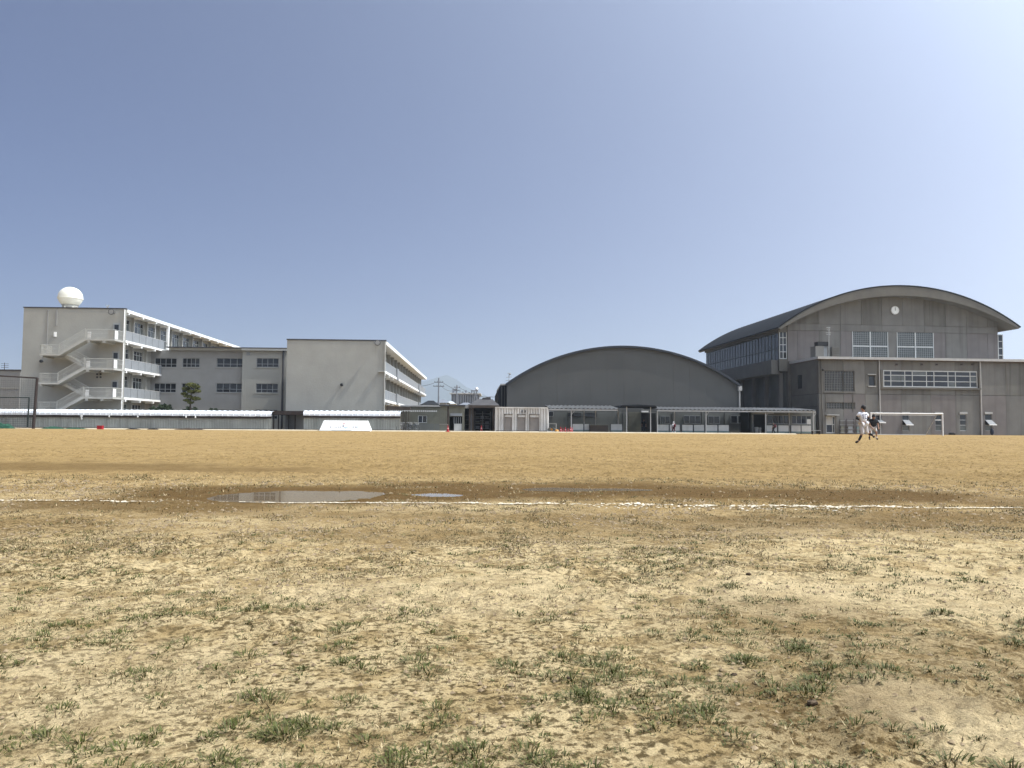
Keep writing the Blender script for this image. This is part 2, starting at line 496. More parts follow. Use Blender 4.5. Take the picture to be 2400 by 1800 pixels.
def damp_at(x, y):
    w = (fbm(x * 1.2, y * 1.2, 91, 4) - 0.5) * 1.1
    D = 0.0
    for cx, cy, rx, ry, k in [(-2.0, 7.75, 1.9, 1.15, 1.0), (-0.5, 8.0, 1.7, .95, 1.0), (0.9, 8.7, 2.5, 1.0, .95), (2.9, 8.1, 2.1, .8, 1.0), (5.2, 7.6, 1.8, .5, .6),
                              (-6.9, 12.3, 2.6, 1.3, .55), (-4.8, 11.8, 2.3, .7, .5), (2.35, 5.75, 1.0, .42, .6), (1.4, 5.5, .6, .3, .4), (-3.2, 6.6, 1.8, .6, .8), (-1.0, 6.0, 1.8, .4, .4), (3.6, 6.2, 1.5, .4, .5),
                              (-3.6, 5.3, 1.3, .35, .35), (1.5, 5.2, 1.6, .3, .3), (0.73, 1.95, .24, .27, .55), (1.35, 2.3, .5, .4, .4), (1.0, 2.9, .45, .35, .4), (-.3, 4.9, 1.3, .3, .3)]:
        D = np.maximum(D, k * np.clip((1.25 - ell(x, y, cx, cy, rx, ry) + w) * 1.8, 0, 1))
    return np.clip(D, 0, 1)

def pale_at(x, y):
    w = (fbm(x * 2.1, y * 2.1, 131, 3) - 0.5) * 0.9
    P = 0.0
    for cx, cy, rx, ry, k in [(0.98, 2.0, .17, .22, .75), (1.12, 1.75, .2, .16, .7), (1.15, 3.4, .5, .5, .5), (1.9, 3.3, .7, .5, .4), (-.25, 3.2, .9, .4, .35), (-1.1, 2.1, .4, .4, .3)]:
        P = np.maximum(P, k * np.clip((1.2 - ell(x, y, cx, cy, rx, ry) + w) * 2, 0, 1))
    return np.clip(P, 0, 1)

def axis(a, far, g=1.11, step=.06):
    a = list(a)
    s_, r = step, [a[-1]]
    while r[-1] < far:
        s_ *= g; r.append(r[-1] + s_)
    s_, l = step, [a[0]]
    while l[-1] > -far:
        s_ *= g; l.append(l[-1] - s_)
    return np.array(l[:0:-1] + a + r[1:])

def sheet(name, xs, ys, zf):
    X, Y = np.meshgrid(xs, ys)
    Z = zf(X, Y)
    nx, ny = len(xs), len(ys)
    co = np.stack([X.ravel(), Y.ravel(), Z.ravel()], 1)
    i = (np.arange(ny - 1)[:, None] * nx + np.arange(nx - 1)[None, :]).ravel()
    q = np.stack([i, i + 1, i + nx + 1, i + nx], 1)
    return quads(name, co, q), X.ravel(), Y.ravel()

def quads(name, co, q):
    me = bpy.data.meshes.new(name)
    k = q.shape[1]
    me.vertices.add(len(co)); me.vertices.foreach_set('co', co.astype(np.float32).ravel())
    me.loops.add(q.size); me.loops.foreach_set('vertex_index', q.astype(np.int32).ravel())
    me.polygons.add(len(q)); me.polygons.foreach_set('loop_start', np.arange(0, q.size, k, dtype=np.int32))
    me.update(calc_edges=True)
    return me

def set_attr(me, name, vals):
    a = me.attributes.new(name, 'FLOAT', 'POINT')
    a.data.foreach_set('value', np.asarray(vals, np.float32))

def ground_material():
    m = bpy.data.materials.new('sandy_soil')
    m.use_nodes = True
    nt = m.node_tree; N = nt.nodes; L = nt.links
    b = N['Principled BSDF']
    b.inputs['Specular IOR Level'].default_value = 0.06
    geo = N.new('ShaderNodeNewGeometry')
    def noise(sc, det, rough=0.55, stretch=None):
        n = N.new('ShaderNodeTexNoise')
        n.inputs['Scale'].default_value = sc; n.inputs['Detail'].default_value = det; n.inputs['Roughness'].default_value = rough
        if stretch:
            mp = N.new('ShaderNodeMapping'); mp.inputs['Scale'].default_value = stretch
            L.new(geo.outputs['Position'], mp.inputs['Vector']); L.new(mp.outputs[0], n.inputs['Vector'])
        else:
            L.new(geo.outputs['Position'], n.inputs['Vector'])
        return n.outputs['Fac']
    def ramp(f, stops):
        r = N.new('ShaderNodeValToRGB')
        e = r.color_ramp.elements
        while len(e) < len(stops): e.new(0.5)
        for k, (p_, c) in enumerate(stops):
            e[k].position = p_; e[k].color = (*c, 1) if len(c) == 3 else c
        L.new(f, r.inputs['Fac'])
        return r.outputs['Color']
    def mix(f, a, c, mode='MIX'):
        x = N.new('ShaderNodeMix'); x.data_type = 'RGBA'; x.blend_type = mode
        if isinstance(f, float): x.inputs['Factor'].default_value = f
        else: L.new(f, x.inputs['Factor'])
        for s_, v in (('A', a), ('B', c)):
            if isinstance(v, tuple): x.inputs[s_].default_value = (*v, 1)
            else: L.new(v, x.inputs[s_])
        return x.outputs['Result']
    def attr(nm):
        a = N.new('ShaderNodeAttribute'); a.attribute_name = nm
        return a.outputs['Fac']
    def mth(op, a, c):
        x = N.new('ShaderNodeMath'); x.operation = op; x.use_clamp = True
        for k, v in enumerate((a, c)):
            if isinstance(v, (int, float)): x.inputs[k].default_value = v
            else: L.new(v, x.inputs[k])
        return x.outputs[0]
    far = ramp(noise(0.35, 6), [(0.3, FAR_A), (0.7, FAR_B)])
    far = mix(ramp(noise(1.6, 5, 0.6, (1, .55, 1)), [(0.50, (0, 0, 0)), (0.72, (.55, .55, .55))]), far, FAR_C)
    far = mix(ramp(noise(3.4, 8, 0.65, (1, .6, 1)), [(0.50, (0, 0, 0)), (0.60, (.7, .7, .7))]), far, FAR_C)  # darker dashes in the colour imitate the shading of small mounds
    far = mix(ramp(noise(14, 6, 0.65), [(0.54, (0, 0, 0)), (0.62, (.6, .6, .6))]), far, (0.14, 0.09, 0.04))
    near = ramp(noise(1.7, 8, 0.62), [(0.28, NEAR_A), (0.50, NEAR_B), (0.68, NEAR_C)])
    near = mix(ramp(noise(5.5, 6, 0.65), [(0.48, (0, 0, 0)), (0.66, (.75, .75, .75))]), near, NEAR_D)
    crust = noise(4.2, 12, 0.68)
    near = mix(ramp(crust, [(0.44, (0, 0, 0)), (0.515, (.85, .85, .85))]), near, CRUST)
    near = mix(ramp(noise(11, 10, 0.7), [(0.525, (0, 0, 0)), (0.60, (.75, .75, .75))]), near, NEAR_D)
    near = mix(ramp(noise(21, 8, 0.7), [(0.575, (0, 0, 0)), (0.64, (.85, .85, .85))]), near, NEAR_E)
    col = mix(attr('far'), near, far)
    col = mix(attr('pale'), col, PALE)
    speck = noise(240, 3, 0.7)
    col = mix(ramp(speck, [(0.30, (.5, .5, .5)), (0.46, (0, 0, 0))]), col, (0.13, 0.095, 0.05))
    col = mix(ramp(speck, [(0.60, (0, 0, 0)), (0.78, (.5, .5, .5))]), col, (0.55, 0.46, 0.33))
    clot = noise(38, 5, 0.65)
    dens = mth('MULTIPLY', mth('SUBTRACT', 1.0, attr('pale')), attr('thatch'))
    col = mix(mth('MULTIPLY', ramp(clot, [(0.50, (0, 0, 0)), (0.585, (.95, .95, .95))]), dens), col, THATCH)
    dn = mth('MULTIPLY', attr('damp'), ramp(noise(9, 6, 0.7), [(0.25, (.7, .7, .7)), (0.5, (1, 1, 1))]))
    col = mix(dn, col, DAMP)
    L.new(col, b.inputs['Base Color'])
    rr = N.new('ShaderNodeMapRange')
    L.new(attr('damp'), rr.inputs[0])
    rr.inputs[3].default_value = 0.95; rr.inputs[4].default_value = 0.85
    L.new(rr.outputs[0], b.inputs['Roughness'])
    b1 = N.new('ShaderNodeBump'); b1.inputs['Distance'].default_value = 0.022; b1.inputs['Strength'].default_value = 0.9
    L.new(noise(60, 6, 0.7), b1.inputs['Height'])
    b2 = N.new('ShaderNodeBump'); b2.inputs['Distance'].default_value = 0.006; b2.inputs['Strength'].default_value = 0.9
    L.new(noise(300, 3, 0.7), b2.inputs['Height']); L.new(b1.outputs[0], b2.inputs['Normal'])
    b3 = N.new('ShaderNodeBump'); b3.inputs['Distance'].default_value = 0.05; b3.inputs['Strength'].default_value = 0.7
    L.new(noise(7, 5, 0.6), b3.inputs['Height']); L.new(b2.outputs[0], b3.inputs['Normal'])
    L.new(b3.outputs[0], b.inputs['Normal'])
    return m

FAR_A, FAR_B, FAR_C = (0.315, 0.208, 0.082), (0.385, 0.262, 0.112), (0.22, 0.14, 0.054)
NEAR_A, NEAR_B, NEAR_C, NEAR_D = (0.35, 0.245, 0.110), (0.50, 0.362, 0.172), (0.62, 0.47, 0.245), (0.28, 0.193, 0.086)
CRUST, NEAR_E = (0.68, 0.525, 0.285), (0.16, 0.109, 0.048)
PALE, THATCH, DAMP = (0.68, 0.53, 0.305), (0.12, 0.084, 0.036), (0.135, 0.080, 0.028)

def thatch_at(x, y):
    d = np.hypot(x, y)
    a = np.clip((fbm(x * 0.9, y * 0.9, 171, 4) - 0.36) * 3.2, 0, 1)
    return np.clip(a * np.clip(1.35 - d / 16.0, 0.15, 1), 0, 1)

ax_x = np.concatenate([np.arange(-6.4, -2.9, .045), np.arange(-2.9, 2.9, .021), np.arange(2.9, 6.45, .045)])
ax_y = np.concatenate([np.arange(.6, 4.2, .0165), np.arange(4.2, 9.8, .034)])
gm, GX, GY = sheet('ground', axis(ax_x, 6500), axis(ax_y, 6500), height)
gm.polygons.foreach_set('use_smooth', [True] * len(gm.polygons))
GD = np.hypot(GX, GY)
set_attr(gm, 'damp', damp_at(GX, GY) * (GD < 40))
set_attr(gm, 'pale', pale_at(GX, GY) * (GD < 40))
set_attr(gm, 'thatch', thatch_at(GX, GY))
set_attr(gm, 'far', np.clip((GY - 3.9 + (fbm(GX * .9, GY * .9, 191, 4) - .5) * 6) / 4.2, 0, 1))
gm.materials.append(ground_material())
ground = place('ground', gm)
tag(ground, kind='structure')

# water lying in the basins
wm = bpy.data.materials.new('puddle_water')
wm.use_nodes = True
wb = wm.node_tree.nodes['Principled BSDF']
wb.inputs['Base Color'].default_value = (0.19, 0.135, 0.075, 1)
wb.inputs['Roughness'].default_value = 0.015
wb.inputs['IOR'].default_value = 1.33
wb.inputs['Specular IOR Level'].default_value = 0.5
for (x0, x1, y0, y1) in [(-3.3, -0.2, 6.93, 8.8), (-0.15, 2.0, 8.3, 9.2)]:
    tag(MB().face((x0, y0, WATER_Z), (x1, y0, WATER_Z), (x1, y1, WATER_Z), (x0, y1, WATER_Z)).build('puddle_water', wm), kind='structure')

# chalk line: loose powder in small flakes on the soil
def chalk(x0, x1, yc, half, keep, seed, step=0.019):
    xs = np.arange(x0, x1, step); ys = np.arange(yc - half * 1.9, yc + half * 1.9, step)
    X, Y = np.meshgrid(xs, ys); X, Y = X.ravel(), Y.ravel()
    X = X + (rng.random(len(X)) - .5) * step; Y = Y + (rng.random(len(Y)) - .5) * step
    worn = fbm(X * 1.4, Y * 1.4, seed, 4)
    edge = np.abs(Y - yc - 0.03 * (fbm(X * .7, X * 0, seed + 5, 2) - .5)) / half
    p = keep(X) * np.clip(2.1 - edge * 1.55, 0, 1) * np.clip((worn - 0.22) * 6.0, 0.12, 1)
    ok = (rng.random(len(X)) < p) & (height(X, Y) > WATER_Z + .004)
    X, Y = X[ok], Y[ok]
    r = step * (0.45 + 0.4 * rng.random(len(X)))
    a = rng.random(len(X)) * 6.28
    co = []
    for k in range(4):
        px_, py_ = X + r * np.cos(a + k * 1.5708), Y + r * np.sin(a + k * 1.5708)
        co.append(np.stack([px_, py_, height(px_, py_) + 0.010], 1))
    co = np.stack(co, 1).reshape(-1, 3)
    return quads('white_line', co, np.arange(len(co)).reshape(-1, 4))

M['chalk'] = mat('chalk_powder', (0.70, 0.63, 0.49), (0.56, 0.47, 0.33), 6.0, 0.95)
def keep_line(X):
    k = np.where(X < -3.1, 0.55, np.where(X < -2.35, 0.08, 1.0))
    return k * np.where(X > 3.2, 0.85, 1.0)
lm = chalk(-8.0, 8.0, 6.86, 0.036, keep_line, 211)
lm.materials.append(M['chalk'])
tag(place('white_line', lm), kind='structure')
lm = chalk(0.7, 3.0, 6.66, 0.16, lambda X: 0.10 + 0 * X, 231)
lm.materials.append(M['chalk'])
tag(place('white_line', lm), kind='structure')

# ------------------------------------------------------------------ grass tufts, dead grass and crumbs of soil
def blade_material(name, rough=0.6):
    m = bpy.data.materials.new(name)
    m.use_nodes = True
    nt = m.node_tree
    b = nt.nodes['Principled BSDF']
    a = nt.nodes.new('ShaderNodeAttribute'); a.attribute_name = 'tint'
    nt.links.new(a.outputs['Color'], b.inputs['Base Color'])
    b.inputs['Roughness'].default_value = rough
    b.inputs['Specular IOR Level'].default_value = 0.25
    return m

def blades(name, P, az, ln, wd, el, bend, colr, m):
    """P base points, az heading, ln length, wd width, el rise angle; each blade a quad and a tip triangle written as two quads' worth of tris"""
    n = len(P)
    h = np.stack([np.cos(az), np.sin(az), np.zeros(n)], 1)
    s_ = np.stack([-np.sin(az), np.cos(az), np.zeros(n)], 1)
    up = np.array([0, 0, 1.0])
    d1 = h * np.cos(el)[:, None] + up * np.sin(el)[:, None]
    e2 = el - bend
    d2 = h * np.cos(e2)[:, None] + up * np.sin(e2)[:, None]
    mid = P + d1 * (ln * .55)[:, None]
    tip = mid + d2 * (ln * .45)[:, None]
    w = (wd * .5)[:, None]
    co = np.stack([P - s_ * w, P + s_ * w, mid + s_ * w * .8, mid - s_ * w * .8, tip], 1).reshape(-1, 3)
    o = (np.arange(n) * 5)[:, None]
    tri = np.concatenate([o + np.array([[0, 1, 2]]), o + np.array([[0, 2, 3]]), o + np.array([[3, 2, 4]])], 1).reshape(-1, 3)
    me = quads(name, co, tri)
    ca = me.color_attributes.new('tint', 'FLOAT_COLOR', 'POINT')
    c = np.repeat(np.concatenate([colr, np.ones((n, 1))], 1)[:, None, :], 5, 1)
    ca.data.foreach_set('color', c.astype(np.float32).ravel())
    me.materials.append(m)
    return me

def scatter(n, y0, y1, wide=0.78):
    """points spread evenly over a wedge of field in front of the line"""
    y = np.sqrt(rng.random(n) * (y1 * y1 - y0 * y0) + y0 * y0)
    x = (rng.random(n) * 2 - 1) * (wide * y + 0.6)
    return x, y

def grass_density(x, y):
    c = np.clip((fbm(x * 2.3, y * 2.3, 251, 4) - 0.44) * 5.0, 0, 1)
    f = np.clip(1.25 - np.maximum(y - 2.2, 0) / 2.7, 0.0, 1)
    side = np.where(x > 1.0 + 0 * y, 0.7, 1.0)
    return (0.24 + 0.76 * c) * f * side * (1 - 0.93 * pale_at(x, y))

tx, ty = scatter(30000, 1.1, 7.8)
ok = (rng.random(len(tx)) < grass_density(tx, ty) * 0.72) & (np.abs(ty - 6.80) > .16)
tx, ty = tx[ok], ty[ok]
Ps, As, Ls, Ws, Es, Bs, Cs = [], [], [], [], [], [], []
for x, y in zip(tx, ty):
    big = random.random() ** (1.7 if y < 2.4 else 2.4 if y < 3 else 3.2)
    nb = int((16 + 62 * big) * (1.0 if y < 3.2 else 0.7 if y < 4.5 else 0.45))
    R = 0.008 + 0.046 * big
    L0 = 0.009 + (0.022 if y < 2.4 else 0.0165) * big
    q = rng.random(nb) ** .6 * R
    a = rng.random(nb) * 6.28
    bx, by = x + q * np.cos(a), y + q * np.sin(a)
    Ps.append(np.stack([bx, by, height(bx, by) - .002], 1))
    As.append(a + rng.normal(0, .7, nb))
    Ls.append(L0 * (0.55 + 0.6 * rng.random(nb)))
    Ws.append((0.0023 + 0.0013 * rng.random(nb)) * (1 if y < 3.5 else 1.4))
    Es.append(np.clip(1.30 - 1.0 * (q / R) + rng.normal(0, .22, nb), .25, 1.5))
    Bs.append(0.3 + 0.6 * rng.random(nb))
    t = rng.random((nb, 1))
    dry = np.clip(rng.random((nb, 1)) * 1.5 - 1.15 + random.random() * .35, 0, 1)
    g = np.array([[0.042, 0.050, 0.008]]) * (1 - t) + np.array([[0.096, 0.102, 0.020]]) * t
    Cs.append(g * (1 - dry) + np.array([[0.27, 0.21, 0.11]]) * dry)
cat_ = lambda z: np.concatenate(z)
gme = blades('grass', cat_(Ps), cat_(As), cat_(Ls), cat_(Ws), cat_(Es), cat_(Bs), cat_(Cs), blade_material('grass_blades'))
tag(place('grass', gme), kind='stuff')

n = 1300000
x, y = scatter(n, 1.1, 10.5)
cl_ = np.clip((fbm(x * 6, y * 6, 271, 4) - .515) * 12, 0.015, 1)
pk = (0.25 + .75 * thatch_at(x, y)) * cl_ * (1 - .92 * pale_at(x, y)) * np.clip(1.2 - (y - 3.5) / 6.5, .02, 1)
pk = np.maximum(pk, 0.8 * grass_density(x, y) * np.clip((fbm(x * 9, y * 9, 291, 2) - .5) * 5, 0, 1))
ok = (rng.random(n) < (pk * .95 + .012) * (1 - .75 * damp_at(x, y))) & (height(x, y) > WATER_Z + .003) & (np.abs(y - 6.86) > .06)
x, y = x[ok], y[ok]; n = len(x)
t = rng.random((n, 1))
col = np.array([[0.075, 0.052, 0.024]]) * (1 - t) + np.array([[0.25, 0.18, 0.085]]) * t
pale_ = rng.random((n, 1)) < .16
col = np.where(pale_, np.array([[0.46, 0.36, 0.20]]), col)
gr = rng.random((n, 1)) < .26
col = np.where(gr, np.array([[0.072, 0.078, 0.024]]), col)
az = rng.random(n) * 6.28
ln = (0.007 + 0.017 * rng.random(n) ** 2) * (1 + np.clip(y - 3, 0, 6) * .14)
el = np.abs(rng.normal(.35, .4, n))
wd = (0.0024 + 0.0024 * rng.random(n)) * (1 + np.clip(y - 2.5, 0, 7) * .22)
P = np.stack([x, y, height(x, y) - .001], 1)
hd = np.stack([np.cos(az), np.sin(az), 0 * az], 1); sdv = np.stack([-np.sin(az), np.cos(az), 0 * az], 1) * (wd * .5)[:, None]
tip = P + hd * (ln * np.cos(el))[:, None] + np.array([0, 0, 1.0]) * (ln * np.sin(el))[:, None]
co = np.stack([P - sdv, P + sdv, tip], 1).reshape(-1, 3)
dme = quads('dead_grass', co, np.arange(n * 3).reshape(-1, 3))
ca = dme.color_attributes.new('tint', 'FLOAT_COLOR', 'POINT')
ca.data.foreach_set('color', np.repeat(np.concatenate([col, np.ones((n, 1))], 1)[:, None, :], 3, 1).astype(np.float32).ravel())
dme.materials.append(blade_material('dead_grass_blades', .8))
tag(place('dead_grass', dme), kind='stuff')

n = 170000
x, y = scatter(n, 1.1, 9.5)
pk = np.clip((fbm(x * 3, y * 3, 311, 3) - .40) * 4, .06, 1) * (1 - .75 * pale_at(x, y)) * np.clip(1.2 - (y - 3.5) / 6, .05, 1)
ok = (rng.random(n) < pk * .6 * (1 - .95 * damp_at(x, y))) & (height(x, y) > WATER_Z + .003)
x, y = x[ok], y[ok]; n = len(x)
r = (0.0020 + 0.0085 * rng.random(n) ** 6 + 0.0012 * rng.random(n)) * (1 + np.clip(y - 3, 0, 7) * .22)
base = np.array([[1, 0, 0], [-.5, .87, 0], [-.5, -.87, 0], [.1, .05, .9], [.1, .0, -.6]])
a = rng.random(n) * 6.28
ca_, sa_ = np.cos(a)[:, None], np.sin(a)[:, None]
jit = 0.7 + 0.6 * rng.random((n, 5))
bx = (base[:, 0] * ca_ - base[:, 1] * sa_) * jit * r[:, None] + x[:, None]
by = (base[:, 0] * sa_ + base[:, 1] * ca_) * jit * r[:, None] + y[:, None]
bz = base[:, 2] * r[:, None] * .8 + (height(x, y) + r * .25)[:, None]
co = np.stack([bx, by, bz], 2).reshape(-1, 3)
o = (np.arange(n) * 5)[:, None]
tri = np.concatenate([o + np.array([f]) for f in ([0, 1, 3], [1, 2, 3], [2, 0, 3])], 1).reshape(-1, 3)
cme = quads('soil_crumbs', co, tri)
M['crumb'] = mat('soil_crumb', (0.36, 0.27, 0.16), (0.13, 0.09, 0.05), 60.0, 0.95)
cme.materials.append(M['crumb'])
tag(place('soil_crumbs', cme), kind='stuff')

# low lumps raked up over the rest of the field
n = 52000
y = 8.5 * (75 / 8.5) ** rng.random(n)
x = (rng.random(n) * 2 - 1) * (.72 * y + 3)
pk = np.clip((fbm(x * .35, y * .35, 331, 3) - .3) * 3, .15, 1)
ok = (rng.random(n) < pk) & (damp_at(x, y) < .15)
for cx, cy, rx, ry, dp in BASINS: ok &= ell(x, y, cx, cy, rx, ry) > 1.25
x, y = x[ok], y[ok]; n = len(x)
r = (0.03 + 0.09 * rng.random(n) ** 2) * (1 + np.clip(y - 10, 0, 60) * .022)
hh = (0.010 + 0.016 * rng.random(n)) * (1 + np.clip(y - 10, 0, 60) * .012)
K = 6
a = rng.random(n)[:, None] * 6.28 + np.arange(K)[None, :] * (6.2832 / K)
rr_ = r[:, None] * (0.75 + .5 * rng.random((n, K)))
rim = np.stack([x[:, None] + rr_ * np.cos(a), y[:, None] + rr_ * np.sin(a), np.repeat(height(x, y)[:, None] - .004, K, 1)], 2)
tp_ = np.stack([x + (rng.random(n) - .5) * r * .6, y + (rng.random(n) - .5) * r * .6, height(x, y) + hh], 1)[:, None, :]
co = np.concatenate([rim, tp_], 1).reshape(-1, 3)
o = (np.arange(n) * (K + 1))[:, None]
tri = np.concatenate([o + np.array([[k, (k + 1) % K, K]]) for k in range(K)], 1).reshape(-1, 3)
lme = quads('soil_lumps', co, tri)
lx, ly = co[:, 0], co[:, 1]
set_attr(lme, 'far', np.clip((ly - 5.5) / 5.5, 0, 1)); set_attr(lme, 'damp', damp_at(lx, ly)); set_attr(lme, 'pale', 0 * lx); set_attr(lme, 'thatch', 0.3 + 0 * lx)
lme.materials.append(gm.materials[0])
tag(place('soil_lumps', lme), kind='stuff')

# a few darker clods that stand out one by one
M['clod'] = mat('dark_clod', (0.12, 0.085, 0.052), (0.055, 0.037, 0.022), 30.0, 0.95, 0.004, 90)
for (px, py, w, lab) in [(1755, 1348, 16, 'small dark clod of soil on the pale sand beyond the last grass tufts'), (1905, 1655, 34, 'largest dark brown clod lying beside green tufts on bare soil'),
                         (1333, 1595, 14, 'thin dark twig end lying among dry grass'), (1720, 1582, 18, 'dark lump of soil with a pale chip next to it')]:
    d = ray(px, py); t_ = -CAM_H / d.z; q = CAM + d * t_
    rr_ = w / F_PX * q.y * .4
    b = MB()
    b.ball((0, 0, 0), rr_, 9, 6, (1, .7, .55))
    for k, vv in enumerate(b.v):
        f_ = .75 + .5 * random.random()
        b.v[k] = (vv[0] * f_, vv[1] * f_, vv[2] * f_)
    o = b.build('soil_clod', M['clod'])
    o.location = (q.x, q.y, float(height(np.array([q.x]), np.array([q.y]))[0]) + rr_ * .3)
    tag(o, lab, 'clod')

# ------------------------------------------------------------------ edge of the field
fk = Frame(1200, 86.5, 0)
ke = thing('kerb', None, None, fk); ke['kind'] = 'structure'
k = -66.0
while k < 31.0:
    w = 3.0
    h_ = .10 + .02 * random.random()
    MB(lambda a, c_, z: (c_, a, z)).prism([(0, -.02), (.48, h_), (.60, h_), (.60, -.05), (0, -.05)], k + .01, min(k + w, 31.2) - .01).build('kerb_stone', M['kerb'], ke)
    k += w
ap = MB().box(-70, 31.2, .603, 16, -.05, .055).build('pavement', M['apron'])
ap.location = fk.O
tag(ap, kind='structure')

# ------------------------------------------------------------------ classroom block with the outside stair
F1 = Frame(285, 95, 2.48)
L1 = 52.0
u1 = F1.u(45)
zr1 = F1.z(285, 724)
zf1 = [0.0, F1.z(285, 932), F1.z(285, 864), F1.z(285, 798)]          # floor levels
b1 = thing('school_building', 'long four storey white classroom block carrying the round tank and the outside stair', 'school building', F1)
MB().box(u1, 0, 0, .28, -.05, zr1 - .02).build('end_wall', M['plaster'], b1)
MB().box(u1, -1.76, .281, L1, -.05, zr1 - .1).build('body', M['plaster'], b1)
MB().box(u1 - .06, .06, -.07, .34, zr1 - .02, zr1 + .10).build('coping', M['dark_trim'], b1)
MB().box(-1.6, .10, .345, L1, zr1 - .40, zr1 - .03).build('roof_edge', M['white'], b1)
BAY = 4.15
me_col = MB().box(-.16, .16, 0, .3, 0, 3.2).mesh('column', M['plaster'])
for st in range(4):
    zb = zf1[st]
    zt = (zf1[st + 1] - .30) if st < 3 else zr1 - .42
    v1 = L1 if st == 3 else 13.0
    holes, wins = [], []
    v = .9
    while v + BAY < v1 + .2:
        holes.append((v + .38, v + BAY - .38, zb + .95, zt - .38))
        v += BAY
    nb = len(holes)
    MB(EAST(-1.40)).wall(.29, v1, zb - (.05 if st == 0 else 0), zt + .28, holes, 0, .355).build('wall', M['plaster'], b1)
    for (a0, a1, z0, z1) in holes:
        window(b1, EAST(-1.40), a0, a1, z0, z1, .16, lin(a0, a1, 4), [z0 + (z1 - z0) * .72], .05, 'frame_white', ('glass', 'glass_curtain', 'glass', 'glass_curtain', 'glass_curtain') if st in (1, 3) else ('glass', 'glass_curtain', 'glass'))
    for k in range(nb + 1):
        o = place('column', me_col, b1, (-1.23, .9 + k * BAY - .15, zb))
        o.scale = (1, 1, (zt - zb) / 3.2)
# balcony slabs, their brackets, panels and posts
for st in (1, 2, 3):
    zt = zf1[st] + .06
    v1 = 12.6 if st < 3 else 13.4
    MB().box(-1.36, .02, .30, v1, zt - .26, zt).build('balcony_slab', M['white'], b1)
    k = 0
    vv = .35
    while vv + 1.9 < v1:
        MB().box(-.13, -.07, vv + .03, vv + 1.92, zt + .04, zt + 1.12).build('balcony_panel', M['panel_grey'], b1)
        vv += 1.98
    MB().box(-.15, -.05, .30, v1 - .05, zt + 1.125, zt + 1.19).build('handrail', M['steel'], b1)
    MB().box(-1.36, -.06, v1 - .1, v1 - .02, zt + .002, zt + 1.12).build('balcony_panel', M['panel_grey'], b1)
    for k in range(4):
        MB().box(-1.36, -.02, .9 + k * BAY - .14, .9 + k * BAY + .14, zt - .52, zt - .262).build('bracket', M['white'], b1)
for k in range(int((L1 - 1) / BAY) + 1):
    MB().box(-1.38, .06, .9 + k * BAY - .13, .9 + k * BAY + .13, zr1 - .62, zr1 - .402).build('bracket', M['white'], b1)
MB().path([(-.06, -.10, zr1 - .1), (-.06, -.10, -.05)], .065, 8).build('downpipe', M['white'], b1)
MB().path([(-1.1, 11.6, zf1[3] + .1), (-1.1, 11.6, zr1 - .4)], .07, 8).build('downpipe', M['white'], b1)
MB().box(-.25, .05, 13.3, 13.62, zf1[3] - .3, zr1 - .41).build('column', M['white'], b1)
for (px, y0, y1, w) in [(123, 725, 764, .16), (103, 727, 832, .10)]:
    uu = F1.u(px)
    MB().box(uu - w / 2, uu + w / 2, -.10, -.001, F1.z(px, y1), F1.z(px, y0)).build('wall_strip', M['plaster_grey'], b1)  # added strips whose shadows stand for dark grooves in the wall
uu, zz = F1.front(130, 784)
MB().box(uu - .12, uu + .12, -.16, -.001, zz - .28, zz + .28).build('meter_box', M['white'], b1)
for (px, py) in [(228, 877), (236, 877), (228, 884), (236, 884)]:
    uu, zz = F1.front(px, py)
    MB().lathe((uu, -.06, zz), [(.12, -.001), (.12, .055)], 10, 'y').build('vent_cap', M['dark_trim'], b1)
for st in (1, 2, 3):
    a0, a1 = F1.u(258), F1.u(274)
    d = MB().box(a0, a1, -.045, -.001, zf1[st] + .07, zf1[st] + 2.1).build('door', M['frame_grey'], b1)
    MB().box(a0 + .15, a1 - .15, -.06, -.046, zf1[st] + 1.2, zf1[st] + 1.9).build('pane', M['glass'], d)

# round tank on its roof
uc, zc = F1.front(165, 697, 5.0)
rt = 26.5 / F_PX * 100
tk = thing('water_tank', 'cream ball shaped tank with a belt standing on the roof of the stair block', 'water tank')
tk.location = F1.O + F1.U * uc + F1.W * 5.0 + Vector((0, 0, zr1 - .1)); tk.rotation_euler = (0, 0, F1.a)
hz = zc - zr1 + .1
MB().ball((0, 0, hz), rt, 32, 20, (1, 1, .92)).build('shell', M['tank'], tk, smooth=True)
MB().lathe((0, 0, hz - .16), [(rt * .99, -.09), (rt * 1.035, -.07), (rt * 1.035, .07), (rt * .99, .09)], 32).build('belt', M['tank'], tk)
MB().lathe((0, 0, hz - rt * .92), [(rt * .62, -.02), (rt * .64, .25), (rt * .70, .34)], 24).build('skirt', M['cream'], tk)
for k in range(6):
    a = k * 1.0472 + .3
    MB().path([(rt * .62 * math.cos(a), rt * .62 * math.sin(a), -.05), (rt * .62 * math.cos(a), rt * .62 * math.sin(a), hz - rt * .86)], .075, 8).build('leg', M['tank'], tk)
for (px, ww, lab) in [(131, 1.0, 'low dark roof fan unit on the side of the ball tank away from the stair'), (197, .9, 'low dark roof fan unit between the ball tank and the roof aerial')]:
    uu = F1.u(px, 5.0)
    fn = thing('roof_fan', lab, 'roof unit'); fn.location = F1.O + F1.U * uu + F1.W * 5.0 + Vector((0, 0, zr1 - .1))
    MB().box(-ww * .38, ww * .38, -.35, .35, 0, .42).build('body', M['dark_trim'], fn)
    MB().box(-ww * .62, ww * .62, -.45, .45, .43, .56).build('hood', M['dark_trim'], fn)
    MB().lathe((ww * .5, -.2, .0), [(.12, 0), (.2, .2), (.2, .42)], 10).build('outlet', M['cream'], fn)
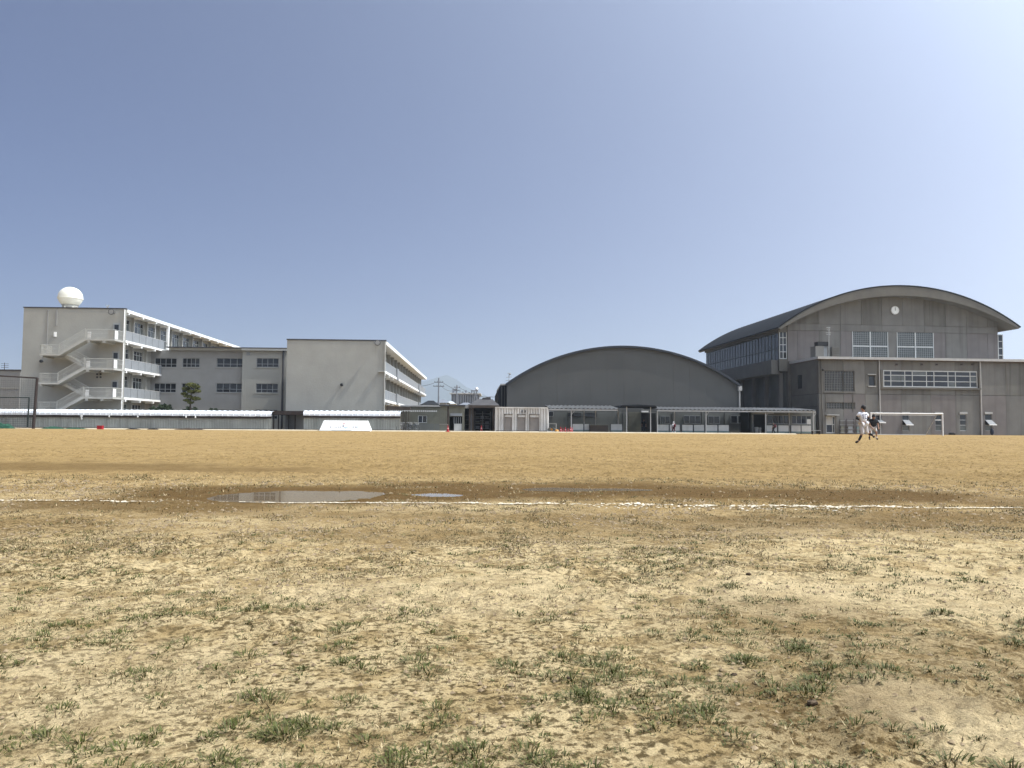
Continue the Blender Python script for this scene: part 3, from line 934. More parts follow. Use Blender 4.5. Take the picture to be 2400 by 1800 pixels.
an = thing('roof_aerial', 'thin grey forked aerial on the roof edge above the stair landing', 'aerial')
an.location = F1.O + F1.U * F1.u(242, 3.0) + F1.W * 3.0 + Vector((0, 0, zr1 - .1))
MB().path([(0, 0, 0), (0, 0, 1.0)], .025, 6).build('mast', M['steel'], an)
MB().path([(0, 0, .55), (-.2, 0, 1.05)], .03, 5).build('arm', M['steel'], an)
MB().path([(0, 0, .6), (.22, 0, 1.0)], .06, 5).build('arm', M['steel'], an)

def horn(fr, px, py, lab, r=.34):
    uu, zz = fr.front(px, py)
    t = thing('loudspeaker', lab, 'loudspeaker', group='horn speakers at the wall tops')
    t.location = fr.O + fr.U * uu + Vector((0, 0, zz)); t.rotation_euler = (0, 0, fr.a)
    MB().lathe((0, -.85, 0), [(r, 0), (r * 1.0, .03), (r * .62, .28), (r * .3, .5)], 18, 'y').build('horn', M['plaster_grey'], t, smooth=False)
    MB().lathe((0, -.86, 0), [(r * 1.06, 0), (r * 1.06, .05)], 18, 'y').build('rim', M['dark_trim'], t)
    MB().lathe((0, -.875, 0), [(r * .86, 0), (r * .86, .012)], 18, 'y').build('mouth', M['plaster_grey'], t)
    MB().path([(0, -.35, 0), (0, 0.0, -.12)], .04, 6).build('arm', M['dark_trim'], t)

def dome_lamp(fr, px, py, lab, r=.2):
    uu, zz = fr.front(px, py)
    t = thing('wall_lamp', lab, 'lamp', group='dark round lamps on the end walls')
    t.location = fr.O + fr.U * uu + Vector((0, 0, zz)); t.rotation_euler = (0, 0, fr.a)
    MB().ball((0, -.34, 0), r, 14, 10).build('globe', M['black'], t, smooth=True)
    MB().path([(0, -.2, 0), (0, 0, 0)], .10, 8).build('arm', M['black'], t)

horn(F1, 268, 733, 'round horn speaker at the top corner of the stair block end wall')
dome_lamp(F1, 100, 847, 'dark round lamp beside the middle landing of the outside stair')

# ------------------------------------------------------------------ outside stair
st_ = thing('outdoor_staircase', 'white dog leg stair with railings climbing three floors of the end wall', 'staircase', F1)
V0, V1, V2 = -2.6, -1.38, -.06
lanL, lanR = F1.u(192, V0), F1.u(262, V0)
midL, midR = F1.u(86, V0), F1.u(131, V0)
zl = [F1.z(262, 931.5, V0) + .05, F1.z(262, 863.5, V0) + .05, F1.z(262, 795, V0) + .05]
zm = [F1.z(100, 965, V0) + .05, F1.z(100, 897.5, V0) + .05, F1.z(100, 830, V0) + .05]

def railing(parent, pts, h=1.08, step=.13, m='cream'):
    b = MB()
    L = [Vector(q) for q in pts]
    up = Vector((0, 0, 1))
    for i in range(len(L) - 1):
        a, c = L[i], L[i + 1]
        n = max(1, int((c - a).length / step))
        for k in range(n + 1):
            q = a + (c - a) * (k / n)
            r = .032 if k in (0, n) else .012
            b.box(q.x - r, q.x + r, q.y - r, q.y + r, q.z, q.z + h - .03)
        b.path([a + up * h, c + up * h], .035, 6)
        b.path([a + up * .1, c + up * .1], .02, 4)
        b.path([a + up * (h * .55), c + up * (h * .55)], .016, 4)
    return b.build('railing', M[m], parent)

for k in range(3):
    z = zl[k]
    MB().box(lanL, lanR, V0, V2, z - .22, z).build('landing', M['cream'], st_)
    MB().box(lanR + .002, 0, V0 + .9, V2, z - .215, z - .005).build('landing', M['cream'], st_)
    for px in (200, 236):
        uu = F1.u(px, V0)
        MB().box(uu - .16, uu + .16, V0 + .05, V2, z - .46, z - .222).build('beam', M['cream'], st_)
    railing(st_, [(lanL + .1, V0 + .06, z), (lanR - .06, V0 + .06, z), (lanR - .06, V0 + .88, z), (-.06, V0 + .96, z), (-.06, -.1, z)])
    MB().box(lanR - .9, lanR - .1, V0 + .10, V0 + .13, z + .03, z + .98).build('screen', M['cream'], st_)
    MB().box(lanR - .045, lanR - .02, V0 + .08, V0 + .86, z + .03, z + .98).build('screen', M['white'], st_)
    MB().box(lanL + .2, lanL + .62, V0 + .10, V0 + .14, z + .02, z + .82).build('lit_panel', M['white'], st_)  # white panel put in for the bright lit face behind the railing
    z = zm[k]
    if k >= 0:
        MB().box(midL, midR - .02, V0, V2, z - .20, z).build('landing', M['cream'], st_)
        MB().box(midL + .1, midL + .34, V0 + .05, V2, z - .40, z - .202).build('beam', M['cream'], st_)
        railing(st_, [(midL + .05, V2 - .05, z), (midL + .05, V0 + .06, z), (midR - .05, V0 + .06, z)])

def flight(x0, z0, x1, z1, y0, y1):
    n = 10
    top = []
    for k in range(n):
        xa, xb = x0 + (x1 - x0) * k / n, x0 + (x1 - x0) * (k + 1) / n
        zz = z0 + (z1 - z0) * (k + 1) / n
        top += [(xa, zz), (xb, zz)]
    poly = [(x0, z0 - .2)] + [(x0, z0)] + top + [(x1, z1 - .28)]
    if x1 < x0: poly = poly[::-1]
    f = MB().prism(poly, y0 + .06, y1 - .02).build('flight', M['cream'], st_)
    s_ = .12
    MB().prism([(x0, z0 - .24), (x0, z0 + .12), (x1, z1 + .12), (x1, z1 - .26)], y0, y0 + .058).build('stringer', M['cream'], f)
for k in range(3):
    flight(midR, zm[k], lanL, zl[k], V0, V1)                       # front lane, up towards the landing at the corner
    railing(st_, [(midR, V0 + .03, zm[k] + .1), (lanL, V0 + .03, zl[k] + .1)])
    if k < 2:
        flight(lanL, zl[k], midR, zm[k + 1], V1 + .05, V2)         # rear lane, up towards the half landing
        railing(st_, [(lanL, V1 + .08, zl[k] + .1), (midR, V1 + .08, zm[k + 1] + .1)])
flight(lanL, 0.0, midR, zm[0], V1 + .05, V2)

# ------------------------------------------------------------------ link block behind, with its stair tower
F2 = Frame(665, 107, 2.3)
uA, uT = F2.u(325), F2.u(567)
z2 = F2.z(620, 818)
lk = thing('school_building', 'lower three storey link block with small dark sash windows between the two white blocks', 'school building', F2)
wx = [(358, 409.5), (423, 463.5), (504, 567.5)]
hl, ht = [], []
for (a, c) in wx:
    for (y0, y1) in [(839, 860.5), (898, 919.5), (960, 982)]:
        hl.append((F2.u(a), F2.u(c), F2.z(a, y1), F2.z(a, y0)))
for (y0, y1) in [(839.5, 860.5), (899, 920.5), (960, 982)]:
    ht.append((F2.u(597.5, -.5), F2.u(649.5, -.5), F2.z(620, y1, -.5), F2.z(620, y0, -.5)))
MB().wall(uA, uT - .01, -.05, z2 - .3, hl, 0, .3).build('wall', M['plaster_grey'], lk)
MB().wall(uT, .6, -.05, z2 - .3, ht, -.5, .3).build('wall', M['plaster'], lk)
MB().box(uT, uT + .5, -.52, -.501, -.05, z2 - .35).build('pilaster', M['plaster'], lk)
MB().box(uA, .6, .5, 10, -.05, z2 - .3).build('body', M['plaster_grey'], lk)
for (a0, a1, z0, z1) in hl:
    window(lk, FRONT, a0, a1, z0, z1, .14, lin(a0, a1, 4), [z0 + (z1 - z0) * .36], .06, 'frame_grey', ('glass',))
    MB().box(a0 - .08, a1 + .08, -.07, -.001, z0 - .10, z0 - .02).build('sill', M['plaster'], lk)
for (a0, a1, z0, z1) in ht:
    window(lk, FRONT, a0, a1, z0, z1, -.36, lin(a0, a1, 4), [z0 + (z1 - z0) * .36], .06, 'frame_grey', ('glass',))
    MB().box(a0 - .2, a1 + .1, -.58, -.501, z0 - .14, z0 - .03).build('sill', M['plaster'], lk)
MB().box(F2.u(395), uT - .02, -.62, 10, z2 - .30, z2 - .02).build('roof_edge', M['cream'], lk)
MB().box(uT - .018, .7, -1.0, 10, z2 - .30, z2 - .02).build('roof_edge', M['cream'], lk)
MB().box(F2.u(390), .75, -1.04, 10, z2 - .018, z2 + .10).build('coping', M['dark_trim'], lk)
uu, zz = F2.front(582, 829, -.5)
MB().box(uu - .25, uu + .25, -.56, -.501, zz - .22, zz + .22).build('vent_grille', M['panel_grey'], lk)
MB().path([(F2.u(660, -.7), -.7, z2 - .3), (F2.u(660, -.7), -.7, 0)], .12, 8).build('downpipe', M['dark_trim'], lk)  # dark tube put where the gap between the blocks is in shadow

# ------------------------------------------------------------------ second classroom block, blank end wall towards the field
F3 = Frame(900, 96.6, 2.3)
L3 = 74.0
u3 = F3.u(668.5)
zr3 = F3.z(900, 799)
zf3 = [0.0, F3.z(900, 937), F3.z(900, 870)]
b3 = thing('school_building', 'three storey white classroom block whose blank end wall rises behind the white banner', 'school building', F3)
MB().box(u3, 0, 0, .28, -.05, zr3 - .02).build('end_wall', M['plaster'], b3)
MB().box(u3, -1.76, .281, L3, -.05, zr3 - .1).build('body', M['plaster'], b3)
MB().box(u3 - .06, .10, -.07, .34, zr3 - .02, zr3 + .12).build('coping', M['dark_trim'], b3)
MB().box(-1.6, .12, .345, L3, zr3 - .46, zr3 - .03).build('roof_edge', M['white'], b3)
BAY3 = 4.5
nb3 = int((L3 - .6) / BAY3)
me_c3 = MB().box(-.2, .2, 0, .35, 0, 3.0).mesh('column', M['plaster'])
for s3 in range(3):
    zb = zf3[s3]
    zt = (zf3[s3 + 1] - .28) if s3 < 2 else zr3 - .47
    holes = [(.6 + k * BAY3 + .4, .6 + (k + 1) * BAY3 - .4, zb + .9, zt - .35) for k in range(nb3)]
    MB(EAST(-1.40)).wall(.29, L3, zb - (.05 if s3 == 0 else 0), zt + .26, holes, 0, .355).build('wall', M['plaster'], b3)
    for k, (a0, a1, z0, z1) in enumerate(holes):
        window(b3, EAST(-1.40), a0, a1, z0, z1, .16, lin(a0, a1, 4), [], .07, 'frame_white', ('glass', 'glass', 'glass_curtain'), panes=k < 6)
    for k in range(nb3 + 1):
        o = place('column', me_c3, b3, (-1.18, .6 + k * BAY3 - .17, zb)); o.scale = (1, 1, (zt - zb) / 3.0)
for s3 in (1, 2):
    zt = zf3[s3] + .06
    MB().box(-1.36, .04, .30, L3, zt - .30, zt).build('balcony_slab', M['white'], b3)
    for k in range(nb3 * 2):
        v = .4 + k * BAY3 / 2
        MB().box(-.13, -.07, v + .03, v + BAY3 / 2 - .03, zt + .04, zt + 1.12).build('balcony_panel', M['panel_grey'], b3)
    MB().box(-.15, -.05, .30, L3, zt + 1.125, zt + 1.19).build('handrail', M['steel'], b3)
    for k in range(nb3 + 1):
        MB().box(-1.36, 0, .6 + k * BAY3 - .14, .6 + k * BAY3 + .14, zt - .56, zt - .302).build('bracket', M['white'], b3)
    for px in (931, 983):
        v = F3.side(px, 900, 0)[0]
        MB().box(-.05, .12, v - .9 - .01 * v, v + .9 + .01 * v, zt - .34, zt + 1.25).build('gutter_box', M['panel_grey'], b3)
MB().path([(-.02, -.10, zr3 - .1), (-.02, -.10, -.05)], .07, 8).build('downpipe', M['cream'], b3)
uu, zz = F3.front(893, 871)
MB().box(uu - .3, 0.0, -.5, -.001, zz - .06, zz + .06).build('ledge', M['cream'], b3)
MB().box(u3 - .02, 0, -.06, -.001, -.05, F3.z(760, 967)).build('plinth', M['plaster_grey'], b3)
horn(F3, 887, 805, 'round horn speaker at the top corner of the blank end wall above the white banner')
dome_lamp(F3, 802, 902, 'dark round lamp alone on the blank end wall')

# ------------------------------------------------------------------ building at the far side of the stair block
F0 = Frame(42, 112, 2.3)
fb = thing('school_building', 'low plain grey building at the edge of the view beyond the stair block', 'school building', F0)
z0_ = F0.z(20, 868)
MB().box(-16, .0, 0, 14, -.05, z0_ - .02).build('wall', M['plaster_grey'], fb)
MB().box(-16.1, .12, -.12, 14, z0_ - .018, z0_ + .12).build('coping', M['dark_trim'], fb)
MB().box(-16, -.02, -.05, -.001, z0_ - 2.6, z0_ - 2.45).build('string_course', M['plaster'], fb)
ra = thing('roof_aerial', 'spindly dark aerial on the low grey building at the edge of the view', 'aerial')
ra.location = F0.O + F0.U * F0.u(5, 3) + F0.W * 3 + Vector((0, 0, z0_))
MB().path([(0, 0, 0), (0, 0, 1.3)], .05, 6).build('mast', M['dark_trim'], ra)
for k in range(3):
    MB().path([(-.5, 0, .6 + k * .28), (.6, 0, .62 + k * .26)], .025, 5).build('arm', M['dark_trim'], ra)

# ------------------------------------------------------------------ bicycle shelters: curved white roof sheets, corrugated back
def bike_shelter(px0, px1, lab, y_top, y_eave, Y=88.6):
    fr = Frame(px0, Y, 0.15)
    t = thing('bicycle_shelter', lab, 'bicycle shelter', fr, group='white roofed bicycle shelters along the field')
    W_ = fr.u(px1)
    zt, ze = fr.z((px0 + px1) / 2, y_top), fr.z((px0 + px1) / 2, y_eave)
    n = max(1, round(W_ / .62)); w = W_ / n
    b = MB()
    prof = [(0.0, ze), (-.01, ze + (zt - ze) * .45), (.10, ze + (zt - ze) * .8), (.36, zt), (1.0, zt + .05), (1.9, zt + .02)]
    xs = [0, .05, .10, w - .10, w - .05, w]
    rise = [.05, .06, 0, 0, .06, .05]
    for i in range(len(xs) - 1):
        for j in range(len(prof) - 1):
            (ya, za), (yb, zb) = prof[j], prof[j + 1]
            b.face((xs[i], ya - rise[i] * .6, za + rise[i] * (j > 2)), (xs[i + 1], ya - rise[i + 1] * .6, za + rise[i + 1] * (j > 2)),
                   (xs[i + 1], yb - rise[i + 1] * .6, zb + rise[i + 1] * (j > 1)), (xs[i], yb - rise[i] * .6, zb + rise[i] * (j > 1)))
    sh = b.mesh('roof_sheet', M['sheet_white'])
    for k in range(n):
        place('roof_sheet', sh, t, (k * w, 0, random.uniform(-.012, .012)))
    MB().box(.02, W_ - .02, .10, .20, ze - .24, ze - .04).build('beam', M['steel_dark'], t)
    MB().box(.02, W_ - .02, 1.7, 1.8, zt - .16, zt - .02).build('beam', M['steel_dark'], t)
    mp_ = MB().box(-.04, .04, .44, .52, 0, ze - .24).mesh('post', M['steel'])
    k = 0.1
    while k < W_:
        place('post', mp_, t, (k, 0, 0)); k += 2.6
    zb1 = fr.z((px0 + px1) / 2, 978)
    m2 = max(1, round(W_ / .92)); w2 = W_ / m2
    b = MB()
    nn = 5
    for i in range(nn):
        xa, xb = w2 * i / nn, w2 * (i + 1) / nn
        q = (xb - xa)
        for (p0, p1, d0, d1) in [(xa + .005, xa + q * .35, 0, 0), (xa + q * .35, xa + q * .5, 0, .07), (xa + q * .5, xa + q * .85, .07, .07), (xa + q * .85, xb + (0 if i < nn - 1 else -.006), .07, 0)]:
            b.face((p0, d0, 0), (p1, d1, 0), (p1, d1, 1), (p0, d0, 1))
    cs = b.mesh('wall_sheet', M['corrugated'])
    for k in range(m2):
        o = place('wall_sheet', cs, t, (k * w2, .24 + random.uniform(-.012, .012), .16)); o.scale = (1, 1, zb1 - .16 + random.uniform(-.02, .02))
    MB().box(.02, W_ - .02, .36, .42, zb1 - .10, zb1 - .02).build('rail', M['steel_dark'], t)
    MB().box(.0, W_, .22, .42, .05, .155).build('base', M['steel_dark'], t)
    return t, fr
bike_shelter(-40, 636, 'longest bicycle shelter with curved white roof edge running from net frame to dark passage', 962.5, 973.5)
bike_shelter(710, 938, 'shorter bicycle shelter with curved white roof edge behind the white banner', 964.5, 974.5)

# dark roofed passage between the shelters
fp = Frame(640, 90.5, 0.5)
pa = thing('covered_passage', 'low dark flat roofed passage between the two bicycle shelters', 'covered passage', fp)
za, zb_ = fp.z(660, 972), fp.z(660, 963)
w_ = fp.u(716)
MB().box(-.4, w_, -.6, 9, za, zb_).build('roof', M['steel_dark'], pa)
for (px, yy) in [(641, 0), (650, .4), (668, 1.5), (690, .3), (712, .3)]:
    MB().box(fp.u(px) - .06, fp.u(px) + .06, yy, yy + .12, 0, za).build('post', M['steel_dark'], pa)
MB().box(0, fp.u(668), 6.5, 6.6, 0, za).build('back_wall', M['room_shade'], pa)
MB().box(fp.u(669), w_, 3.2, 3.3, .12, 1.9).build('side_wall', M['plaster_grey'], pa)

# ------------------------------------------------------------------ old gymnasium under one low arch
FA = Frame(1190, 97, 2.6)
og = thing('gymnasium', 'old dark grey gymnasium with a plain front under one long low arched roof', 'gymnasium', FA)
pl, pt, pr = FA.front(1188, 901), FA.front(1456, 812.5), FA.front(1732, 904)
uR = pr[0]
arcA = arc_through(pl, pt, pr)
N_ = 48
us = [pl[0] + (uR - pl[0]) * k / N_ for k in range(N_ + 1)]
edges_ = [pl[0] + (uR - pl[0]) * k / 14 for k in range(15)]
for k in range(14):
    a, c = edges_[k] + .004, edges_[k + 1] - .004
    top = [(a + (c - a) * j / 6, arcA(a + (c - a) * j / 6) - .12) for j in range(7)]
    MB().prism([(a, 2.55), (c, 2.55)] + top[::-1], 0, .09).build('cladding_panel', M['cladding'], og)
MB().prism([(pl[0] + .05, -.05), (uR - .05, -.05)] + [(x, arcA(x) - .15) for x in us[::-1]], .10, 36).build('body', M['cladding'], og)
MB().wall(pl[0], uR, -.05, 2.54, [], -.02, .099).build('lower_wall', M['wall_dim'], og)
out = [(x + (x - us[N_ // 2]) * .012, arcA(x) + .10) for x in us]
inn = [(x, arcA(x) - .13) for x in us]
MB().prism(out + inn[::-1], -.35, 36.3).build('roof', M['roof_dark'], og)
MB().path([(FA.u(1733), -.12, FA.z(1733, 914)), (FA.u(1733), -.12, 2.7)], .10, 8).build('downpipe', M['gutter'], og)
MB().box(FA.u(1730), FA.u(1738), -.32, .1, FA.z(1733, 916), FA.z(1733, 905)).build('rain_hopper', M['gutter'], og)
# lean-to on its far flank
ul, ur_ = FA.u(1168), FA.u(1189)
MB().prism([(ul, 0), (ur_, 0), (ur_, FA.z(1189, 901)), (FA.u(1174), FA.z(1174, 901)), (ul, FA.z(1168, 915))], 1.2, 20).build('lean_to', M['roof_metal'], og)
MB().prism([(FA.u(1173), FA.z(1173, 902)), (FA.u(1190), FA.z(1190, 902)), (FA.u(1190), FA.z(1190, 898.5)), (FA.u(1173), FA.z(1173, 898.5))], 1.0, 20).build('lean_to_roof', M['gutter'], og)
for px in (1176, 1183):
    MB().box(FA.u(px) - .05, FA.u(px) + .05, 1.1, 1.199, 0, FA.z(px, 905)).build('pilaster', M['cladding'], og)
# ground level openings behind the walkway
def low_window(px0, px1, y0, y1, n=2, fm='frame_grey', gm=('glass',), c=-.10):
    a0, a1 = FA.u(px0), FA.u(px1)
    z0, z1 = FA.z(px0, y1), FA.z(px0, y0)
    MB().box(a0 - .04, a1 + .04, c + .065, -.021, z0 - .04, z1 + .04).build('surround', M['wall_dim'], og)
    return window(og, FRONT, a0, a1, z0, z1, c, lin(a0, a1, n), [], .05, fm, gm)
for (x0, x1, y0, y1, n) in [(1547, 1570, 975, 993, 2), (1602, 1642, 974, 993, 3), (1659, 1686, 975, 993, 2), (1712, 1728, 974, 992, 1), (1729, 1744, 974, 992, 1)]:
    low_window(x0, x1, y0, y1, n)
for (x0, x1) in [(1331, 1362), (1368, 1399)]:
    low_window(x0, x1, 967, 976, 2, 'frame_dark', ('glass',))
a0, a1 = FA.u(1285), FA.u(1297)
low_window(1285, 1297, 964, 976, 1, 'frame_grey', ('glass_blue',))
for k, px in enumerate((1332, 1370)):
    sh_ = MB()
    for j in range(8):
        sh_.box(FA.u(px), FA.u(px + 29), -.06 - .012 * (j % 2), -.021, FA.z(px, 979) - 1.0 + j * .125, FA.z(px, 979) - 1.0 + j * .125 + .12)
    sh_.build('louvre', M['wall_dim'], og)
for j in range(12):
    MB().box(FA.u(1472), FA.u(1501), -.07 - .015 * (j % 2), -.021, .25 + j * .19, .25 + j * .19 + .18).build('slat', M['prefab'], og)
MB().box(FA.u(1503), FA.u(1537), -.06, -.021, 0, FA.z(1510, 968)).build('doorway', M['room_shade'], og)  # dark slab on the wall stands in for the shaded opening
MB().box(FA.u(1502), FA.u(1518), -.5, -.061, FA.z(1510, 966.5), FA.z(1510, 963)).build('door_lamp', M['white'], og)
for px in (1452, 1462, 1578, 1646, 1700):
    MB().box(FA.u(px) - .1, FA.u(px) + .1, -.16, -.021, 0, 2.55).build('pilaster', M['wall_dim'], og)

# aerial by the end of the arch
ae = thing('roof_aerial', 'thin pale aerial with cross arms beside the low end of the arched roof', 'aerial')
ae.location = FA.O + FA.U * FA.u(1192, 2) + FA.W * 2 + Vector((0, 0, FA.z(1190, 900)))
MB().path([(0, 0, 0), (0, 0, 1.5)], .035, 6).build('mast', M['steel'], ae)
for (z_, r_) in [(.95, .36), (.55, .42), (1.45, .22)]:
    MB().path([(-r_, 0, z_), (r_, .1, z_ + .06)], .03, 5).build('arm', M['steel'], ae)
MB().ball((.12, 0, 1.35), .14, 8, 6).build('aerial_head', M['steel'], ae)

# ------------------------------------------------------------------ covered walkway along the gymnasium
FW = Frame(1290, 89.4, 1.2)
cw = thing('covered_walkway', 'low covered walkway with wavy sheet roof and thin posts along the old gymnasium', 'covered walkway', FW)
def wavy(px0, px1, y_eave, y_back, v0, v1, pitch=.49, amp=.055):
    a, c = FW.u(px0, v0), FW.u(px1, v0)
    ze, zb = FW.z(px0, y_eave, v0), FW.z(px0, y_eave, v0) + y_back
    w = pitch * 2
    n = max(1, round((c - a) / w)); w = (c - a) / n
    b = MB()
    K = 20
    rows = []
    for (y, z, d) in [(v0, ze, 0), (v1, zb, 0), (v0, ze, -.03), (v1, zb, -.03)]:
        rows.append([b.p((w * k / K, y, z + d + amp * math.cos(2 * math.pi * 2 * k / K))) for k in range(K + 1)])
    for k in range(K):
        b.f.append([rows[0][k], rows[0][k + 1], rows[1][k + 1], rows[1][k]])
        b.f.append([rows[2][k], rows[2][k + 1], rows[3][k + 1], rows[3][k]])
        b.f.append([rows[0][k], rows[0][k + 1], rows[2][k + 1], rows[2][k]])
    me = b.mesh('roof_sheet', M['walk_roof'])
    for k in range(n):
        place('roof_sheet', me, cw, (a + k * w, 0, random.uniform(-.008, .008)))
    MB().box(a, c, v0 + .03, v0 + .12, ze - amp - .19, ze - amp - .06).build('gutter_board', M['gutter'], cw)
    MB().box(a, c, v1 - .3, v1 - .18, zb - amp - .22, zb - amp - .05).build('beam', M['wood_dark'], cw)
    return ze - amp - .19
h1 = wavy(1286, 1449, 956.5, .50, -.1, 6.6)
h2 = wavy(1540, 1913, 959.0, .42, -.1, 7.0)
a, c = FW.u(1452, -.9), FW.u(1541, -.9)
zc_ = FW.z(1500, 949.5, -.9)
MB().prism([(a, zc_ - .32), (a + .25, zc_ - .02), ((a + c) / 2, zc_ + .06), (c - .25, zc_ - .02), (c, zc_ - .30), (c - .3, zc_ - .16), (a + .3, zc_ - .16)], -.9, 6.6).build('canopy', M['roof_metal'], cw)
pm = MB().box(-.05, .05, 0, .1, 0, 1).mesh('post', M['gutter'])
for (px, v, h) in [(1339, .1, h1), (1369, 2.2, h1), (1396, 2.2, h1), (1449, 2.2, h1), (1469, -.6, zc_ - .2), (1525, -.4, zc_ - .2), (1541, .1, h2), (1655, .1, h2), (1795, .1, h2), (1850, 2.2, h2), (1907, .1, h2), (1581, 2.2, h2)]:
    o = place('post', pm, cw, (FW.u(px, v), v, 0)); o.scale = (1, 1, h)
for (px, v) in [(1339, .1), (1655, .1), (1795, .1), (1907, .1)]:
    uu = FW.u(px, v)
    MB().path([(uu, v + .05, h2 - .5), (uu + .35, v + .05, h2 - .02)], .03, 5).build('brace', M['gutter'], cw)

# white board fence in front of it
FB = Frame(1342, 90.6, 1.2)
bf = thing('board_fence', 'low fence of white boards with a teal foot strip along the covered walkway', 'fence', FB)
for (x0, x1) in [(1342, 1367), (1370, 1381), (1432, 1458), (1540, 1567), (1570, 1593), (1599, 1623.5), (1627, 1650), (1655, 1681), (1684.5, 1708), (1797, 1821), (1824.5, 1848.5), (1855, 1876.5), (1879, 1901)]:
    a, c = FB.u(x0), FB.u(x1)
    zt, zb = FB.z(x0, 994), FB.z(x0, 1007.5)
    MB().box(a, c, 0, .05, .30, .30 + (zt - zb) * 1.02).build('board', M['board'], bf)
    MB().box(a - .02, c + .02, -.01, .06, .12, .295).build('foot_strip', M['teal'], bf)
    for x in (a - .05, c + .05):
        MB().box(x - .035, x + .035, .06, .13, 0, .34 + (zt - zb)).build('post', M['dark_trim'], bf)
pb = thing('planter_box', 'long brown wooden planter box standing among the white boards', 'planter')
pb.location = FB.O + FB.U * FB.u(1381.5) + Vector((0, -.4, 0))
w_ = FB.u(1424) - FB.u(1381.5)
for j in range(4):
    MB().box(0, w_, 0, .04, .06 + j * .2, .06 + j * .2 + .18).build('plank', M['wood_dark'], pb)
MB().box(0, w_, .041, .5, .05, .8).build('box', M['wood_dark'], pb)
MB().box(.0, w_, -.02, .52, .861, .90).build('rim', M['prefab'], pb)

# row of rooms under the end of the walkway
FR = Frame(1762, 93.5, 2.0)
rm = thing('changing_room', 'row of dark fronted rooms beneath the end of the walkway by the new gymnasium', 'changing rooms', FR)
uE = FR.u(1912)
hs = [(FR.u(1764), FR.u(1794), .05, FR.z(1770, 972)), (FR.u(1799), FR.u(1850), FR.z(1800, 993), FR.z(1800, 973)), (FR.u(1856), FR.u(1902), FR.z(1860, 993), FR.z(1860, 974))]
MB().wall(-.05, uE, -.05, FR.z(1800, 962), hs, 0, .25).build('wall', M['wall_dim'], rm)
MB().box(-.05, uE, .9, 4, -.05, FR.z(1800, 962)).build('back_room', M['room_shade'], rm)
MB().box(-.1, uE, -.2, 4, FR.z(1800, 962) + .003, FR.z(1800, 962) + .12).build('roof', M['roof_metal'], rm)
for (a0, a1, z0, z1) in hs[1:]:
    window(rm, FRONT, a0, a1, z0, z1, .1, lin(a0, a1, 4), [], .05, 'frame_grey', ('glass', 'glass_blue', 'glass'))
MB().box(FR.u(1764), FR.u(1812), -.3, -.003, FR.z(1800, 969.5), FR.z(1800, 967)).build('lintel', M['gutter'], rm)
MB().box(FR.u(1764), FR.u(1765.5), -.02, .2, .05, FR.z(1770, 972)).build('door_post', M['gutter'], rm)
for (px, w, h, lab) in [(1773, .5, .78, 'wider of two pale bins in the dark doorway beneath the walkway'), (1781, .32, .72, 'narrower of two pale bins in the dark doorway beneath the walkway')]:
    t = thing('bin', lab, 'bin'); t.location = FR.O + FR.U * FR.u(px, -.6) - FR.W * .6
    MB().lathe((0, 0, 0), [(w * .38, .02), (w * .48, h - .1)], 12).build('body', M['board'], t)
    MB().lathe((0, 0, 0), [(w * .52, h - .098), (w * .52, h - .05), (w * .3, h)], 12).build('lid', M['board'], t)
nt_ = thing('notice', 'pale notice sheet on a stand at the end of the walkway', 'notice')
nt_.location = FR.O + FR.U * FR.u(1896, -.8) - FR.W * .8
MB().box(-.22, .22, 0, .03, 1.15, 1.75).build('sheet', M['board'], nt_)
MB().box(-.03, .03, .031, .07, 0, 1.7).build('stand', M['steel_dark'], nt_)
bn = thing('bench', 'low grey bench beside the last walkway post next to the concrete gymnasium', 'bench')
bn.location = FW.O + FW.U * FW.u(1911, -.2) - FW.W * .2
MB().box(-.45, .55, -.2, .2, .40, .46).build('seat', M['steel'], bn)
for x in (-.35, .45):
    MB().box(x - .03, x + .03, -.16, .16, 0, .399).build('leg', M['steel_dark'], bn)

# ------------------------------------------------------------------ white shipping container with three shutters
FC = Frame(1160, 89.2, 1.0)
ct = thing('shipping_container', 'white ribbed shipping container with three brown roller shutters in its long side', 'container', FC)
wc_, hc = FC.u(1284), FC.z(1220, 954)
doors = [(FC.u(1182), FC.u(1200.5)), (FC.u(1213), FC.u(1232)), (FC.u(1240.5), FC.u(1263.5))]
zd = FC.z(1220, 971.5)
b = MB()
rib = .30
x = .12
segs = []
while x < wc_ - .13:
    for (p0, p1, d0, d1) in [(0, .11, 0, 0), (.11, .15, 0, .09), (.15, .26, .09, .09), (.26, .30, .09, 0)]:
        segs.append((x + p0, min(x + p1, wc_ - .12), d0, d1))
    x += rib
for (p0, p1, d0, d1) in segs:
    mid = (p0 + p1) / 2
    zlo = zd if any(a < mid < c for a, c in doors) else .16
    b.face((p0, d0, zlo), (p1, d1, zlo), (p1, d1, hc - .16), (p0, d0, hc - .16))
b.build('ribbed_side', M['container'], ct)
MB().box(.1, wc_ - .1, .11, 2.4, .1, hc - .05).build('body', M['container'], ct)
for x in (0, wc_ - .118):
    MB().box(x, x + .118, -.02, .2, .02, hc).build('corner_post', M['container'], ct)
MB().box(.119, wc_ - .119, -.02, .2, hc - .158, hc).build('top_rail', M['container'], ct)
MB().box(.119, wc_ - .119, -.015, .2, .03, .158).build('bottom_rail', M['steel_dark'], ct)
